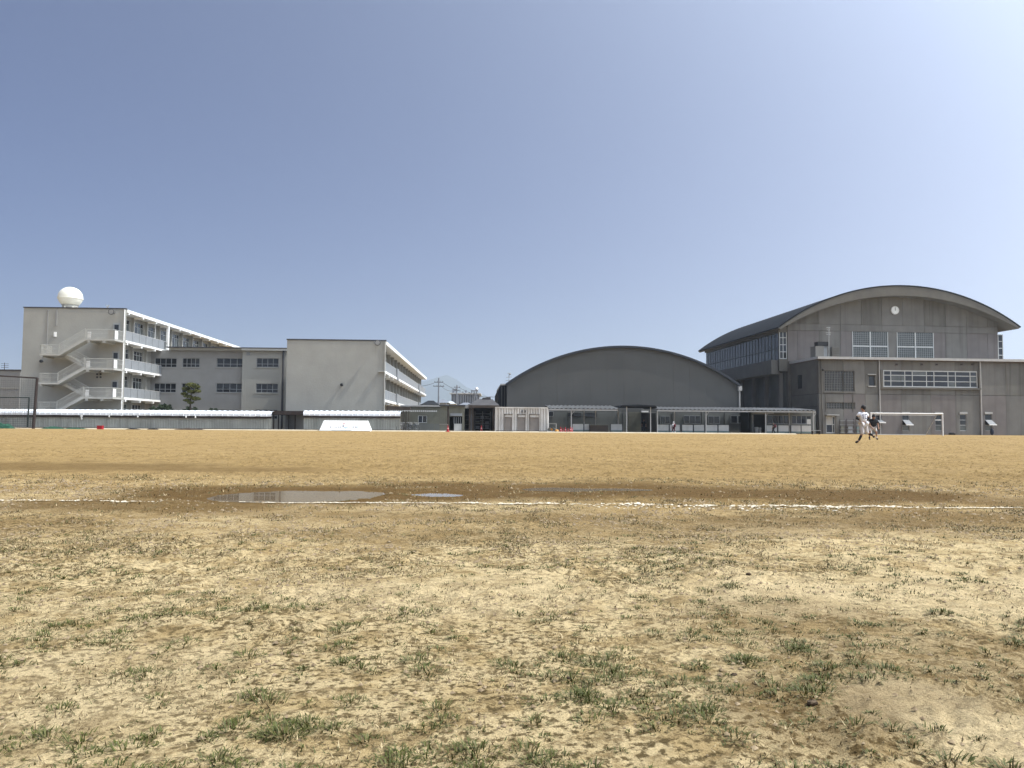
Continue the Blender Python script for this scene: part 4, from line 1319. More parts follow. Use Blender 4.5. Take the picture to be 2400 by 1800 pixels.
for (a, c) in doors:
    d = MB()
    nS = 14
    for j in range(nS):
        za, zb = .16 + (zd - .3 - .16) * j / nS, .16 + (zd - .3 - .16) * (j + 1) / nS
        d.face((a + .06, .04, za), (c - .06, .04, za), (c - .06, .065, (za + zb) / 2), (a + .06, .065, (za + zb) / 2))
        d.face((a + .06, .065, (za + zb) / 2), (c - .06, .065, (za + zb) / 2), (c - .06, .04, zb), (a + .06, .04, zb))
    sh = d.build('roller_shutter', M['shutter'], ct)
    MB().box(a, a + .058, -.04, .1, .16, zd).build('guide', M['shutter'], sh)
    MB().box(c - .058, c, -.04, .1, .16, zd).build('guide', M['shutter'], sh)
    MB().box(a + .06, c - .06, -.04, .1, zd - .3, zd).build('shutter_box', M['container'], sh)
    MB().box(a - .05, c + .05, -.13, -.042, zd + .002, zd + .05).build('rain_strip', M['steel_dark'], sh)
for px in (1224, 1231):
    uu, zz = FC.front(px, 964)
    MB().box(uu - .07, uu + .07, -.035, .12, zz - .13, zz + .13).build('vent', M['dark_trim'], ct)

# ------------------------------------------------------------------ open timber shed beside it
FS = Frame(1100, 92, 1.5)
sd = thing('shed', 'dark open fronted timber shed with a hipped tile roof next to the white container', 'shed', FS)
wS = FS.u(1157)
ze = FS.z(1120, 950)
zrid = FS.z(1120, 934)
b = MB()
x0, x1, y0, y1 = FS.u(1098), FS.u(1170), -.5, 5
rid = [(FS.u(1118), 2.2, zrid), (FS.u(1154), 2.2, zrid)]
ev = [(x0, y0, ze), (x1, y0, ze), (x1, y1, ze), (x0, y1, ze)]
b.face(ev[0], ev[1], rid[1], rid[0]); b.face(ev[1], ev[2], rid[1]); b.face(ev[2], ev[3], rid[0], rid[1]); b.face(ev[3], ev[0], rid[0]); b.face(*ev)
b.build('roof', M['tile_roof'], sd)
MB().box(x0 + .02, x1 - .02, y0 - .03, y0 + .02, ze - .30, ze - .004).build('eave_board', M['wood_dark'], sd)
MB().prism([(FS.u(1128), zrid + .003), (FS.u(1150), zrid + .003), (FS.u(1149), zrid + .28), (FS.u(1130), zrid + .14)], 2.05, 2.4).build('ridge_cap', M['tile_roof'], sd)
MB().box(0, wS, 4.2, 4.3, 0, ze - .02).build('back_wall', M['room_shade'], sd)
for x in (0, wS):
    MB().box(x - .08, x + .08, .0, 4.2, 0, ze - .31).build('side_wall', M['wood_dark'], sd)
for px in (1101, 1108, 1156):
    MB().box(FS.u(px) - .1, FS.u(px) + .1, -.25, -.05, 0, ze - .31).build('post', M['wood_dark'], sd)
rk = thing('storage_rack', 'grey steel rack with boxes inside the dark open shed', 'rack')
rk.location = FS.O + FS.U * FS.u(1113, 3.0) + FS.W * 3.0
wr = FS.u(1150) - FS.u(1113)
for j in range(4):
    MB().box(0, wr, 0, .6, .3 + j * .6, .34 + j * .6).build('shelf', M['steel'], rk)
for x in (0, wr / 2, wr):
    MB().box(x - .03, x + .03, -.03, .0, 0, 2.4).build('upright', M['steel'], rk)
for j in range(9):
    x = random.uniform(.1, wr - .5)
    t = thing('storage_box', ['first', 'middle', 'last'][j % 3] + ' dim storage box on the ' + ['bottom', 'second', 'third'][j // 3] + ' shelf of the shed rack', 'box', group='boxes on the shed rack')
    t.location = rk.location + Vector((.1 + (wr - .5) * (j % 3) / 2.4, .1, .345 + .6 * (j // 3)))
    h = random.uniform(.2, .42)
    MB().box(0, .42, 0, .36, 0, h).build('body', M[random.choice(['wall_dim', 'prefab', 'panel_grey'])], t)
    MB().box(-.015, .435, -.015, .375, h + .001, h + .05).build('lid', M['steel'], t)

# open shelf stand between hut and shed
FO = Frame(1088, 92.5, 1.5)
sf = thing('lean_to_store', 'narrow grey lean-to store full of dark gear between hut and timber shed', 'store', FO)
wO = FO.u(1106)
MB().box(0, wO, 1.2, 1.3, 0, FO.z(1095, 953)).build('back_wall', M['room_shade'], sf)
MB().box(-.05, wO, -.2, 1.3, FO.z(1095, 957), FO.z(1095, 950)).build('roof', M['gutter'], sf)
MB().box(wO - .28, wO, -.05, .05, 0, FO.z(1095, 957.5)).build('front_panel', M['panel_grey'], sf)
for j in range(4):
    MB().box(.03, wO - .3, .3, .9, .25 + j * .55, .29 + j * .55).build('shelf', M['wall_dim'], sf)
    MB().box(.06 + .08 * j, .34 + .08 * j, .4, .8, .292 + j * .55, .52 + j * .55).build('gear', M['cloth_black'], sf)

# ------------------------------------------------------------------ olive hut with dark doorway
FH = Frame(1031, 91.5, 1.0)
ht_ = thing('hut', 'olive sheet metal hut with a wide dark doorway and a flat dark roof edge', 'hut', FH)
wH, zH = FH.u(1088), FH.z(1060, 952)
dh = [(FH.u(1053), FH.u(1083), 0.05, FH.z(1060, 976))]
MB().wall(0, wH, -.05, zH, dh, .0, .2).build('wall', M['prefab'], ht_)
MB().box(0, wH, 2.2, 2.6, -.05, zH).build('back_wall', M['room_shade'], ht_)
for x in (0.0, wH - .1):
    MB().box(x, x + .1, .201, 2.199, -.05, zH).build('side_wall', M['prefab'], ht_)
MB().box(-.12, wH + .1, -.25, 2.7, zH + .003, zH + .16).build('roof', M['dark_trim'], ht_)
for px in (1032.5, 1037, 1041, 1046, 1049):
    MB().box(FH.u(px) - .035, FH.u(px) + .035, -.04, -.001, 0.05, zH - .02).build('rib', M['prefab'], ht_)
MB().box(FH.u(1050) - .09, FH.u(1050) + .09, -.06, -.001, 0, zH - .01).build('corner_post', M['wood_dark'], ht_)
MB().box(FH.u(1055), FH.u(1083), -.12, -.001, FH.z(1060, 975), FH.z(1060, 968.5)).build('door_header', M['panel_grey'], ht_)
MB().box(FH.u(1064), FH.u(1082), .05, .1, .1, FH.z(1060, 993)).build('half_door', M['board'], ht_)
for px in (1064, 1069, 1074, 1079):
    MB().box(FH.u(px) - .03, FH.u(px) + .03, .06, .09, FH.z(1060, 993) + .002, FH.z(1060, 977)).build('bar', M['panel_grey'], ht_)
tb = thing('rubble_box', 'small pale stone bin at the foot of the olive hut', 'box')
tb.location = FH.O + FH.U * FH.u(1030, -.5) - FH.W * .5
MB().box(0, .95, 0, .4, 0, .78).build('body', M['prefab'], tb)
MB().box(-.03, .98, -.03, .43, .782, .86).build('lid', M['shutter'], tb)

# ------------------------------------------------------------------ grey-green prefab with one window
FP = Frame(940, 99, 1.2)
pf = thing('prefab_office', 'low olive prefab with a single framed window behind the parked bicycles', 'prefab', FP)
wP, zP = FP.u(1032), FP.z(1000, 953)
wq = [(FP.u(979.5), FP.u(1000.5), FP.z(990, 991), FP.z(990, 974))]
MB().wall(0, wP, -.05, zP, wq, 0, .2).build('wall', M['prefab'], pf)
MB().box(0, wP, .25, 5, -.05, zP).build('body', M['prefab'], pf)
MB().box(-.1, wP + .1, -.3, 5.1, zP + .002, zP + .16).build('roof', M['gutter'], pf)
window(pf, FRONT, *wq[0], .08, lin(wq[0][0], wq[0][1], 2), [], .06, 'frame_white', ('glass_blue', 'glass'))
MB().box(0.02, wP - .02, -.03, -.001, 0, .9).build('plinth', M['wall_dim'], pf)
k = .5
while k < wP:
    if not (wq[0][0] - .1 < k < wq[0][1] + .1):
        MB().box(k - .04, k + .04, -.045, -.031, .02, zP - .01).build('rib', M['prefab'], pf)
    k += .92
# awning with scalloped fringe at the foot of the second block
FN = Frame(905, 97.4, 2.3)
aw = thing('awning', 'faded brown awning with scalloped fringe at the foot of the second block', 'awning', FN)
wN = FN.u(1028)
MB().prism([(0, FN.z(940, 962)), (wN * .45, FN.z(940, 962)), (wN * .45, FN.z(940, 954)), (0, FN.z(940, 951))], -.02, 1.0).build('cloth', M['wood_dark'], aw)
mm = MB().lathe((0, 0, 0), [(.11, 0), (.11, .02)], 8, 'y').mesh('scallop', M['board'])
for k in range(24):
    place('scallop', mm, aw, (.2 + k * wN / 25, -.05, FN.z(940, 963)))
MB().box(0, wN, -.03, .0, FN.z(940, 963) + .12, FN.z(940, 963) + .17).build('rail', M['wood_dark'], aw)
for px in (945, 952, 958):
    MB().box(FN.u(px) - .05, FN.u(px) + .05, -.06, .04, 0, FN.z(940, 963)).build('post', M['wood_dark'], aw)

# ------------------------------------------------------------------ new gymnasium: concrete hall under a deep arched roof, lower block in front
FG = Frame(1828, 102.5, 4.6)
ng = thing('gymnasium', 'large concrete gymnasium with a deep arched roof and a clock on its gable', 'gymnasium', FG)
VA = -7.6
LG = 29.5
uW = FG.u(2357)
VF = -1.6
tl, tp, tr_ = FG.front(1825, 769, VF), FG.front(2106, 671, VF), FG.front(2391, 768, VF)
outer = arc_through(tl, tp, tr_)
inner = arc_through((tl[0] + .25, tl[1] - .16), (tp[0], tp[1] - 1.22), (tr_[0] - .25, tr_[1] - .16))
NN = 56
xs = [tl[0] + (tr_[0] - tl[0]) * k / NN for k in range(NN + 1)]
xi = [min(max(x, tl[0] + .25), tr_[0] - .25) for x in xs]
po = [(x, outer(x)) for x in xs]
pi_ = [(x, inner(x)) for x in xi]
MB().prism(po + pi_[::-1], VF, LG + 1.5).build('roof', M['concrete_brown'], ng)
skin = [(x, outer(x) + .03) for x in xs] + [(x, outer(x) + .16) for x in xs[::-1]]
skin = [(x + (x - xs[NN // 2]) * .004, z) for x, z in skin]
MB().prism(skin, VF - .06, LG + 1.6).build('roof_covering', M['roof_metal'], ng)

# gable and upper front, cast in panels with open joints
uL0, uR0 = FG.u(1848), FG.u(2344)
zA = FG.z(2100, 763)
zB = FG.z(2100, 778.5)
zC = FG.z(2100, 839)
G = .02
MB().prism([(uL0 + .05, 0), (uR0 - .05, 0)] + [(x, inner(x) + .1) for x in [uR0 - .05 - (uR0 - uL0 - .1) * k / 30 for k in range(31)]], .06, .6).build('core_wall', M['concrete_brown'], ng)
cuts = [FG.u(x) for x in (1848, 1872, 1923, 1973, 2023, 2071, 2121, 2171, 2221, 2271, 2320, 2344)]
for k in range(len(cuts) - 1):
    a, c = cuts[k] + G, cuts[k + 1] - G
    top = [(a + (c - a) * j / 6, inner(a + (c - a) * j / 6) + .15) for j in range(7)]
    if top[0][1] > zA + .1 or top[-1][1] > zA + .1:
        MB().prism([(a, zA + G), (c, zA + G)] + [(x, max(z, zA + .02)) for x, z in top[::-1]], 0, .055).build('wall_panel', M[('concrete', 'concrete_dark', 'concrete')[k % 3]], ng)
bw = [(1848, 1973), (1973, 2071), (2071, 2171), (2171, 2271), (2271, 2344)]
for (x0, x1) in bw:
    MB().box(FG.u(x0) + G, FG.u(x1) - G, -.03, .055, zB + G, zA - G).build('beam_panel', M['concrete'], ng)
wins = [(FG.u(2000.5), FG.u(2085), zC, zB - .02), (FG.u(2105.5), FG.u(2192.5), zC, zB - .02)]
lc = [FG.u(x) for x in (1848, 1872, 1923, 1973, 2000, 2085.5, 2105, 2193, 2221, 2271, 2320, 2344)]
for k in range(len(lc) - 1):
    a, c = lc[k], lc[k + 1]
    if any(w[0] - .1 < (a + c) / 2 < w[1] + .1 for w in wins): continue
    MB().box(a + G, c - G, 0, .055, FG.z(2100, 850), zB - G).build('wall_panel', M[('concrete_pink', 'concrete_pink', 'concrete')[k % 3]], ng)
for (a0, a1, z0, z1) in wins:
    mid, zm_ = (a0 + a1) / 2, z0 + (z1 - z0) * .44
    w = MB()
    w.box(a0, a0 + .1, -.04, .05, z0, z1).box(a1 - .1, a1, -.04, .05, z0, z1).box(mid - .09, mid + .09, -.045, .05, z0, z1)
    for z in (zm_,):
        w.box(a0 + .1, mid - .09, -.04, .05, z - .09, z + .09); w.box(mid + .09, a1 - .1, -.04, .05, z - .09, z + .09)
    f = w.build('window', M['frame_white'], ng)
    for (p0, p1) in ((a0 + .1, mid - .09), (mid + .09, a1 - .1)):
        for (q0, q1) in ((z0, zm_ - .09), (zm_ + .09, z1)):
            MB().box(p0 + .003, p1 - .003, .02, .045, q0, q1).build('pane', M['glass_block'], f)
            g = MB()
            for x in lin(p0, p1, 9): g.box(x - .016, x + .016, -.005, .019, q0 + .004, q1 - .004)
            for z in lin(q0, q1, max(4, round((q1 - q0) / .27))): g.box(p0 + .004, p1 - .004, -.002, .0185, z - .014, z + .014)
            g.build('glazing_bars', M['frame_grey'], f)
for (x0, x1) in ((1829, 1847), (2345, 2357)):
    a0, a1 = FG.u(x0), FG.u(x1)
    window(ng, FRONT, a0, a1, FG.z(1838, 841), zB - .05, .1, [(a0 + a1) / 2] if x0 < 2000 else [], lin(FG.z(1838, 841), zB - .05, 4), .09, 'frame_white', ('glass', 'glass_blue'))
MB().box(0, uL0 - .01, .0, .4, FG.z(1838, 870), FG.z(1838, 841) - .01).build('spandrel', M['concrete_brown'], ng)
MB().box(uR0 + .01, uW, .0, .4, -.05, FG.z(1838, 841) - .01).build('spandrel', M['concrete_brown'], ng)
MB().box(uL0 + .02, uW - .05, .61, LG, -.05, zB).build('core', M['wall_dim'], ng)
# flank: band of glass above a projecting spandrel, columns below
zg0, zg1 = FG.side(1824, 843.5, 0)[1], FG.side(1824, 779, 0)[1]
nb_ = 26
stp = (LG - .5) / nb_
for k in range(0, nb_, 2):
    a0, a1 = .45 + k * stp, .45 + (k + 2) * stp
    window(ng, WEST(0), a0, a1 - .004, zg0, zg1, .12, [(a0 + a1) / 2], [zg0 + (zg1 - zg0) * .42], .07, 'cladding', ('glass_blue', 'glass_blue', 'glass'))
MB().box(.25, .60, .45, LG, zg0 - .2, zg1 + .1).build('back_wall', M['room_shade'], ng)
MB().box(-.15, uL0 - .012, .0, LG, zg1 + .004, zg1 + .75).build('eaves_beam', M['concrete_brown'], ng)
zs0 = FG.side(1844, 871, -.9)[1]
MB().box(-.9, .24, .42, LG, zs0, zg0 - .004).build('spandrel', M['concrete_brown'], ng)  # darker concrete picked to put the flank's shade into its colour
MB().box(-.9, -.02, .36, .418, zs0, zg0 - .01).build('spandrel_end', M['concrete'], ng)
for k in range(7):
    v = .6 + k * 4.6
    MB().box(.25, .75, v, v + .5, 0, zs0 + .2).build('column', M['concrete'], ng)
MB().box(1.4, 1.6, .5, LG, 0, zs0 + .3).build('recess_wall', M['wall_dim'], ng)
for k in range(6):
    v = 1.6 + k * 4.6
    MB().box(1.30, 1.39, v, v + 3.2, .3, 2.4).build('recess_panel', M['room_shade'], ng)
    MB().box(1.32, 1.39, v, v + 3.2, 3.4, zs0 - .6).build('recess_panel', M['cladding'], ng)
MB().box(.05, .30, .5, LG, 2.9, 3.15).build('recess_beam', M['cladding'], ng)

# lower block
uA = FG.u(1920, VA)
uB = FG.u(2700, VA)
zP = FG.z(1925, 836, VA)
fz = lambda px, py: FG.z(px, py, VA)
fu = lambda px: FG.u(px, VA)
zJ1, zJ0 = fz(2100, 924.5), fz(2100, 846)
holes = []
def H(x0, x1, y0, y1):
    h = (fu(x0), fu(x1), fz((x0 + x1) / 2, y1), fz((x0 + x1) / 2, y0)); holes.append(h); return h
h_grid1 = H(1934, 2004.5, 868.5, 917.5)
h_grid2 = H(1934, 2005, 943, 959)
h_small = H(2038.5, 2052.5, 881, 904)
h_rib = H(2072, 2293.5, 869, 908)
h_door = H(1936.5, 1958, 975.5, 1015)
h_side = [H(x0, x1, 967, 1010) for (x0, x1) in [(2053, 2067), (2115, 2131.5), (2192.5, 2208.5), (2250, 2266.5), (2309, 2325.5)]]
colx = [1920, 1978, 2029, 2062, 2114, 2183, 2241, 2297, 2360, 2424, 2490, 2560, 2630, 2700]
for k in range(len(colx) - 1):
    a, c = fu(colx[k]) + G * .6, fu(colx[k + 1]) - G * .6
    for (z0, z1) in ((-.05, zJ1 - G), (zJ1 + G, zJ0 - .0)):
        MB().wall(a, c, z0, z1, holes, VA, VA + .32).build('wall_panel', M[('concrete', 'concrete_dark', 'concrete_pink', 'concrete')[(k * 2 + (z0 > 1)) % 4]], ng)
MB().box(uA, uB, VA + .01, VA + .4, zJ0 + .004, zP - .34).build('frieze', M['rust_concrete'], ng)
MB().box(uA + .05, uB, VA + .33, -.02, -.05, zJ0).build('block_core', M['room_shade'], ng)
MB().box(uA - .25, uB, VA - .45, .02, zP - .30, zP).build('parapet', M['gutter'], ng)
MB().box(uA - .2, uB, VA - .38, .02, zP - .34, zP - .303).build('soffit', M['rust_concrete'], ng)
# flank of the lower block
hw = [(FG.side(1880, 890, uA)[0], FG.side(1869, 890, uA)[0], FG.side(1875, 911, uA)[1], FG.side(1875, 879, uA)[1])]
hw = [(min(h[0], h[1]), max(h[0], h[1]), h[2], h[3]) for h in hw]
for (z0, z1) in ((-.05, 3.3), (3.33, zJ1 - G), (zJ1 + G, zJ0)):
    MB(WEST(uA)).wall(VA + .34, -.02, z0, z1, hw, -.02, .2).build('wall_panel', M['concrete_brown'], ng)
window(ng, WEST(uA), *hw[0], .1, [], [], .06, 'frame_dark', ('glass',))
MB().box(uA - .02, uA + .2, VA + .34, -.02, zJ0 + .003, zP - .35).build('frieze', M['rust_concrete'], ng)
# grids, windows and doors of its front
def lattice(h, nx, nz, c):
    a0, a1, z0, z1 = h
    g = MB()
    g.box(a0, a0 + .09, c - .03, c + .06, z0, z1).box(a1 - .09, a1, c - .03, c + .06, z0, z1)
    g.box(a0 + .09, a1 - .09, c - .03, c + .06, z0, z0 + .09).box(a0 + .09, a1 - .09, c - .03, c + .06, z1 - .09, z1)
    f = g.build('window', M['concrete_brown'], ng)
    MB().box(a0 + .05, a1 - .05, c + .03, c + .05, z0 + .05, z1 - .05).build('pane', M['glass'], f)
    g = MB()
    for x in lin(a0 + .09, a1 - .09, nx): g.box(x - .028, x + .028, c - .04, c + .02, z0 + .092, z1 - .092)
    for z in lin(z0 + .09, z1 - .09, nz): g.box(a0 + .092, a1 - .092, c - .02, c + .015, z - .02, z + .02)
    g.build('lattice', M['lattice'], f)
lattice(h_grid1, 18, 8, VA + .12)
lattice(h_grid2, 18, 3, VA + .12)
MB().box(h_grid1[0] - .12, h_grid1[1] + .12, VA - .08, VA - .001, h_grid1[2] - .14, h_grid1[2] - .02).build('sill', M['concrete'], ng)
window(ng, FRONT, *h_small, VA + .14, [], [], .06, 'frame_dark', ('glass',))
MB().box(h_small[0] - .15, h_small[1] + .1, VA - .14, VA - .001, h_small[3] + .12, h_small[3] + .22).build('hood', M['gutter'], ng)
MB().box(h_small[0] - .12, h_small[1] + .1, VA - .10, VA - .001, h_small[2] - .14, h_small[2] - .02).build('sill', M['gutter'], ng)
rx_ = [2090, 2123, 2140.5, 2174, 2191.5, 2224.5, 2242, 2276.5]
window(ng, FRONT, *h_rib, VA + .02, [fu(x) for x in rx_], [fz(2180, 880.5), fz(2180, 894)], .12, 'frame_white', ('glass', 'glass_blue', 'glass', 'glass', 'glass_curtain', 'glass', 'glass_blue'), mw=.09)
MB().box(h_rib[0] - .4, h_rib[1] + .35, VA - .22, VA - .001, h_rib[2] - .24, h_rib[2] - .03).build('sill', M['concrete_brown'], ng)
MB().box(h_rib[0] - .36, h_rib[0] - .10, VA - .2, VA - .001, h_rib[2] - .02, h_rib[3] + .02).build('shadow_strip', M['concrete_brown'], ng)  # dark side strips put in for the shadow frame around the window
MB().box(h_rib[1] + .06, h_rib[1] + .3, VA - .2, VA - .001, h_rib[2] - .02, h_rib[3] + .02).build('shadow_strip', M['concrete_brown'], ng)
for px in (2101, 2160, 2195, 2253, 2279):
    uu, zz = FG.front(px, 854, VA)
    MB().box(uu - .13, uu + .13, VA - .08, VA - .001, zz - .1, zz + .08).build('vent_hood', M['steel_dark'], ng)
window(ng, FRONT, *h_door, VA + .12, [fu(1952)], [fz(1948, 995)], .09, 'frame_white', ('glass_blue', 'board', 'glass', 'glass'), name='door')
MB().box(h_door[0] - .1, h_door[1] + .3, VA - .5, VA - .001, h_door[3] + .1, h_door[3] + .2).build('door_canopy', M['gutter'], ng)
for k, h in enumerate(h_side):
    a0, a1, z0, z1 = h
    zh = z1 - .28
    MB().box(a0 - .04, a1 + .04, VA - .10, VA - .001, zh + .1, z1 + .06).build('hood', M['gutter'], ng)
    q1, q2 = z0 + (zh - z0) * .36, z0 + (zh - z0) * .68
    if k == 0: q1 = z0 + (zh - z0) * .5
    w = window(ng, FRONT, a0, a1, z0, zh + .09, VA + .1, [], [q1, q2], .06, 'frame_grey' if k not in (3,) else 'frame_white', ('glass_curtain', 'glass', 'glass'))
    if k in (0, 1, 4):       # awning sash pushed out, catching the sun
        b = MB()
        o_ = .62
        b.face((a0 + .05, VA - .02, q2), (a1 - .05, VA - .02, q2), (a1 + .12, VA - o_, q1 + .1), (a0 + .12, VA - o_, q1 + .1))
        b.face((a0 + .05, VA + .02, q2 - .03), (a1 - .05, VA + .02, q2 - .03), (a1 + .12, VA - o_ + .04, q1 + .07), (a0 + .12, VA - o_ + .04, q1 + .07))
        b.build('open_sash', M['panel_grey'], w)
        MB().box(a0 + .10, a1 + .14, VA - o_ - .06, VA - o_ + .05, q1 - .02, q1 + .10).build('sash_rail', M['white'], w)
    elif k == 2:
        MB().box(a0 + .03, a1 - .03, VA + .05, VA + .095, q2 - .05, q2 + .05).build('rail', M['white'], w)
for (px, v, r) in [(2062, -.12, .075), (2299, -.14, .09)]:
    MB().path([(FG.u(px, VA), VA + v, zP - .35), (FG.u(px, VA), VA + v, 0)], r, 8).build('downpipe', M['gutter'], ng)
MB().path([(fu(1926), VA - .1, zP - .4), (fu(1926), VA - .1, 3.1), (fu(1927.5), VA - .1, 2.9), (fu(1927.5), VA - .1, 0)], .06, 6).build('downpipe', M['concrete_brown'], ng)
uu, zz = FG.front(1926, 867, VA)
MB().ball((uu, VA - .3, zz), .13, 10, 8).build('lamp', M['black'], ng)
uu, zz = FG.front(2196, 942, VA)
for px in (1936, 2000): MB().box(fu(px) - .04, fu(px) + .04, VA - .05, VA - .001, fz(px, 965), fz(px, 922)).build('wall_strip', M['concrete_brown'], ng)

# clock on the gable
uu, zz = FG.front(2096.5, 727.5, -.001)
ck = thing('wall_clock', 'round white clock at noon on the concrete gable under the arched roof', 'clock')
ck.location = FG.O + FG.U * uu + Vector((0, 0, zz)); ck.rotation_euler = (0, 0, FG.a)
rc = .53
MB().lathe((0, -.16, 0), [(rc * .96, 0), (rc * 1.08, .02), (rc * 1.08, .16)], 32, 'y').build('case', M['gutter'], ck)
MB().lathe((0, -.175, 0), [(rc * .95, 0), (rc * .95, .014)], 32, 'y').build('face', M['clock_face'], ck)
for k in range(12):
    a = k * math.pi / 6
    b = MB(); r0_, r1_ = rc * (.76 if k % 3 == 0 else .82), rc * .90
    t_ = Vector((math.cos(a), 0, -math.sin(a))) * .014
    d_ = Vector((math.sin(a), 0, math.cos(a)))
    q = [d_ * r0_ - t_, d_ * r0_ + t_, d_ * r1_ + t_, d_ * r1_ - t_]
    b.face(*[(p.x, -.178, p.z) for p in q]).build('hour_mark', M['black'], ck)
MB().box(-.034, .034, -.186, -.179, -.06, rc * .58).build('hour_hand', M['black'], ck)
MB().box(-.020, .020, -.193, -.187, -.06, rc * .86).build('minute_hand', M['black'], ck)

# gear on the roof of the lower block
rb = thing('roof_unit', 'dark topped cabinet with pale side standing on the lower gymnasium roof', 'roof unit')
rb.location = FG.O + FG.U * FG.u(1928, -4) + FG.W * -4 + Vector((0, 0, zP)); rb.rotation_euler = (0, 0, FG.a)
s1 = 98.5 / F_PX
MB().box(-13 * s1, 13 * s1, -.4, .5, 31 * s1, 41 * s1).build('hood', M['black'], rb)
MB().box(2 * s1, 12 * s1, -.2, .3, .0, 30.9 * s1).build('cabinet', M['panel_grey'], rb)
MB().box(-1 * s1, 1.8 * s1, -.1, .1, .0, 30.9 * s1).build('leg', M['steel_dark'], rb)
MB().box(-22 * s1, -2 * s1, -.8, .6, 0, 30 * s1).build('plinth', M['concrete'], rb)
rc_ = thing('roof_hatch', 'square grilled concrete hatch beside the aerial on the lower gymnasium roof', 'roof hatch')
rc_.location = FG.O + FG.U * FG.u(1956, -4) + FG.W * -4 + Vector((0, 0, zP)); rc_.rotation_euler = (0, 0, FG.a)
MB().box(-8 * s1, 9 * s1, -.5, .5, 0, 29 * s1).build('box', M['concrete'], rc_)
for j in range(6): MB().box(-8 * s1, 9 * s1, -.54, -.501, (3 + 4.4 * j) * s1, (5 + 4.4 * j) * s1).build('louvre', M['concrete_brown'], rc_)
ra2 = thing('roof_aerial', 'tall thin aerial mast in front of the concrete gable', 'aerial')
ra2.location = FG.O + FG.U * FG.u(1945, -4.5) + FG.W * -4.5 + Vector((0, 0, zP))
MB().path([(0, 0, 0), (.05, 0, 76 * s1)], .045, 6).build('mast', M['steel'], ra2)
for (z_, r_) in ((74, 5), (69, 4), (62, 6), (58, 5)):
    MB().path([(-r_ * s1, 0, z_ * s1), (r_ * s1, .05, z_ * s1)], .028, 5).build('arm', M['steel'], ra2)

# ------------------------------------------------------------------ netting frame at the edge of the field
FK = Frame(78, 86.2, 0)
bs = thing('net_frame', 'tall rusty dark goal post like frame with fine netting', 'net frame', FK)
hT = FK.z(82, 886)
xl = FK.u(-160)
MB().path([(0, 0, 0), (.12, .0, hT * .5), (.22, 0, hT)], [.16, .15, .14], 8).build('post', M['steel_dark'], bs)
MB().path([(.22, 0, hT), (xl, .3, FK.z(0, 881) + (FK.z(0, 881) - hT) * 1.8)], .09, 6).build('top_rail', M['steel_dark'], bs)
b = MB()
n = 46
for k in range(n):
    x = .15 + (xl - .15) * k / n
    b.path([(x, .05, .05), (x + .05, .05, hT - .05)], .011, 3, False)
for k in range(24):
    z = .1 + (hT - .2) * k / 24
    b.path([(.12, .05, z), (xl, .3, z)], .011, 3, False)
b.build('netting', M['net_grey'], bs, kind='stuff')
ib = thing('net_frame', 'lower thin dark green frame standing just behind the rusty tall post', 'net frame', Frame(64, 88, 0))
hI = FK.z(66, 932) * 1.02
MB().path([(0, 0, 0), (.08, 0, hI)], .09, 6).build('post', M['green_dark'], ib)
MB().path([(.08, 0, hI), (-8, .2, hI)], .065, 6).build('top_rail', M['green_dark'], ib)

def heap(px0, px1, Y, h, name, lab, cat, m, seed):
    a, c = spot(px0, Y), spot(px1, Y)
    w = (c - a).length
    r = random.Random(seed)
    t = MB()
    nx, ny = max(6, int(w / .22)), 5
    idx = []
    for j in range(ny + 1):
        row = []
        for k in range(nx + 1):
            s_ = k / nx; e = math.sin(math.pi * j / ny)
            z = h * e * (math.sin(math.pi * s_) ** .5) * (.55 + .6 * r.random())
            row.append(t.p((s_ * w, (j / ny - .5) * min(.9, h * 3.2) + r.uniform(-.04, .04), max(z, 0))))
        idx.append(row)
    for j in range(ny):
        for k in range(nx):
            t.f.append([idx[j][k], idx[j][k + 1], idx[j + 1][k + 1], idx[j + 1][k]])
    o = t.build(name, m)
    o.location = a
    return tag(o, lab, cat)
heap(-20, 32, 85.6, .62, 'folded_net', 'thick heap of dark green folded netting beside the rusty tall post', 'net', M['net_green'], 1)
heap(98, 152, 85.8, .26, 'folded_net', 'low roll of dark green netting on the ground in front of the longest shelter', 'net', M['net_green'], 2)
heap(150, 205, 85.9, .17, 'folded_net', 'flat strip of green netting ending near the red box', 'net', M['net_green'], 3)
heap(295, 330, 85.9, .14, 'ground_tarp', 'thin dark tarp edge on the ground beyond the red box', 'tarp', M['black'], 4)
heap(345, 372, 85.9, .16, 'ground_tarp', 'short dark tarp bundle on the ground further along the shelter', 'tarp', M['black'], 5)
heap(408, 480, 85.9, .20, 'earth_pile', 'low brown pile of soil under the long shelter', 'soil', M['wood_dark'], 6)

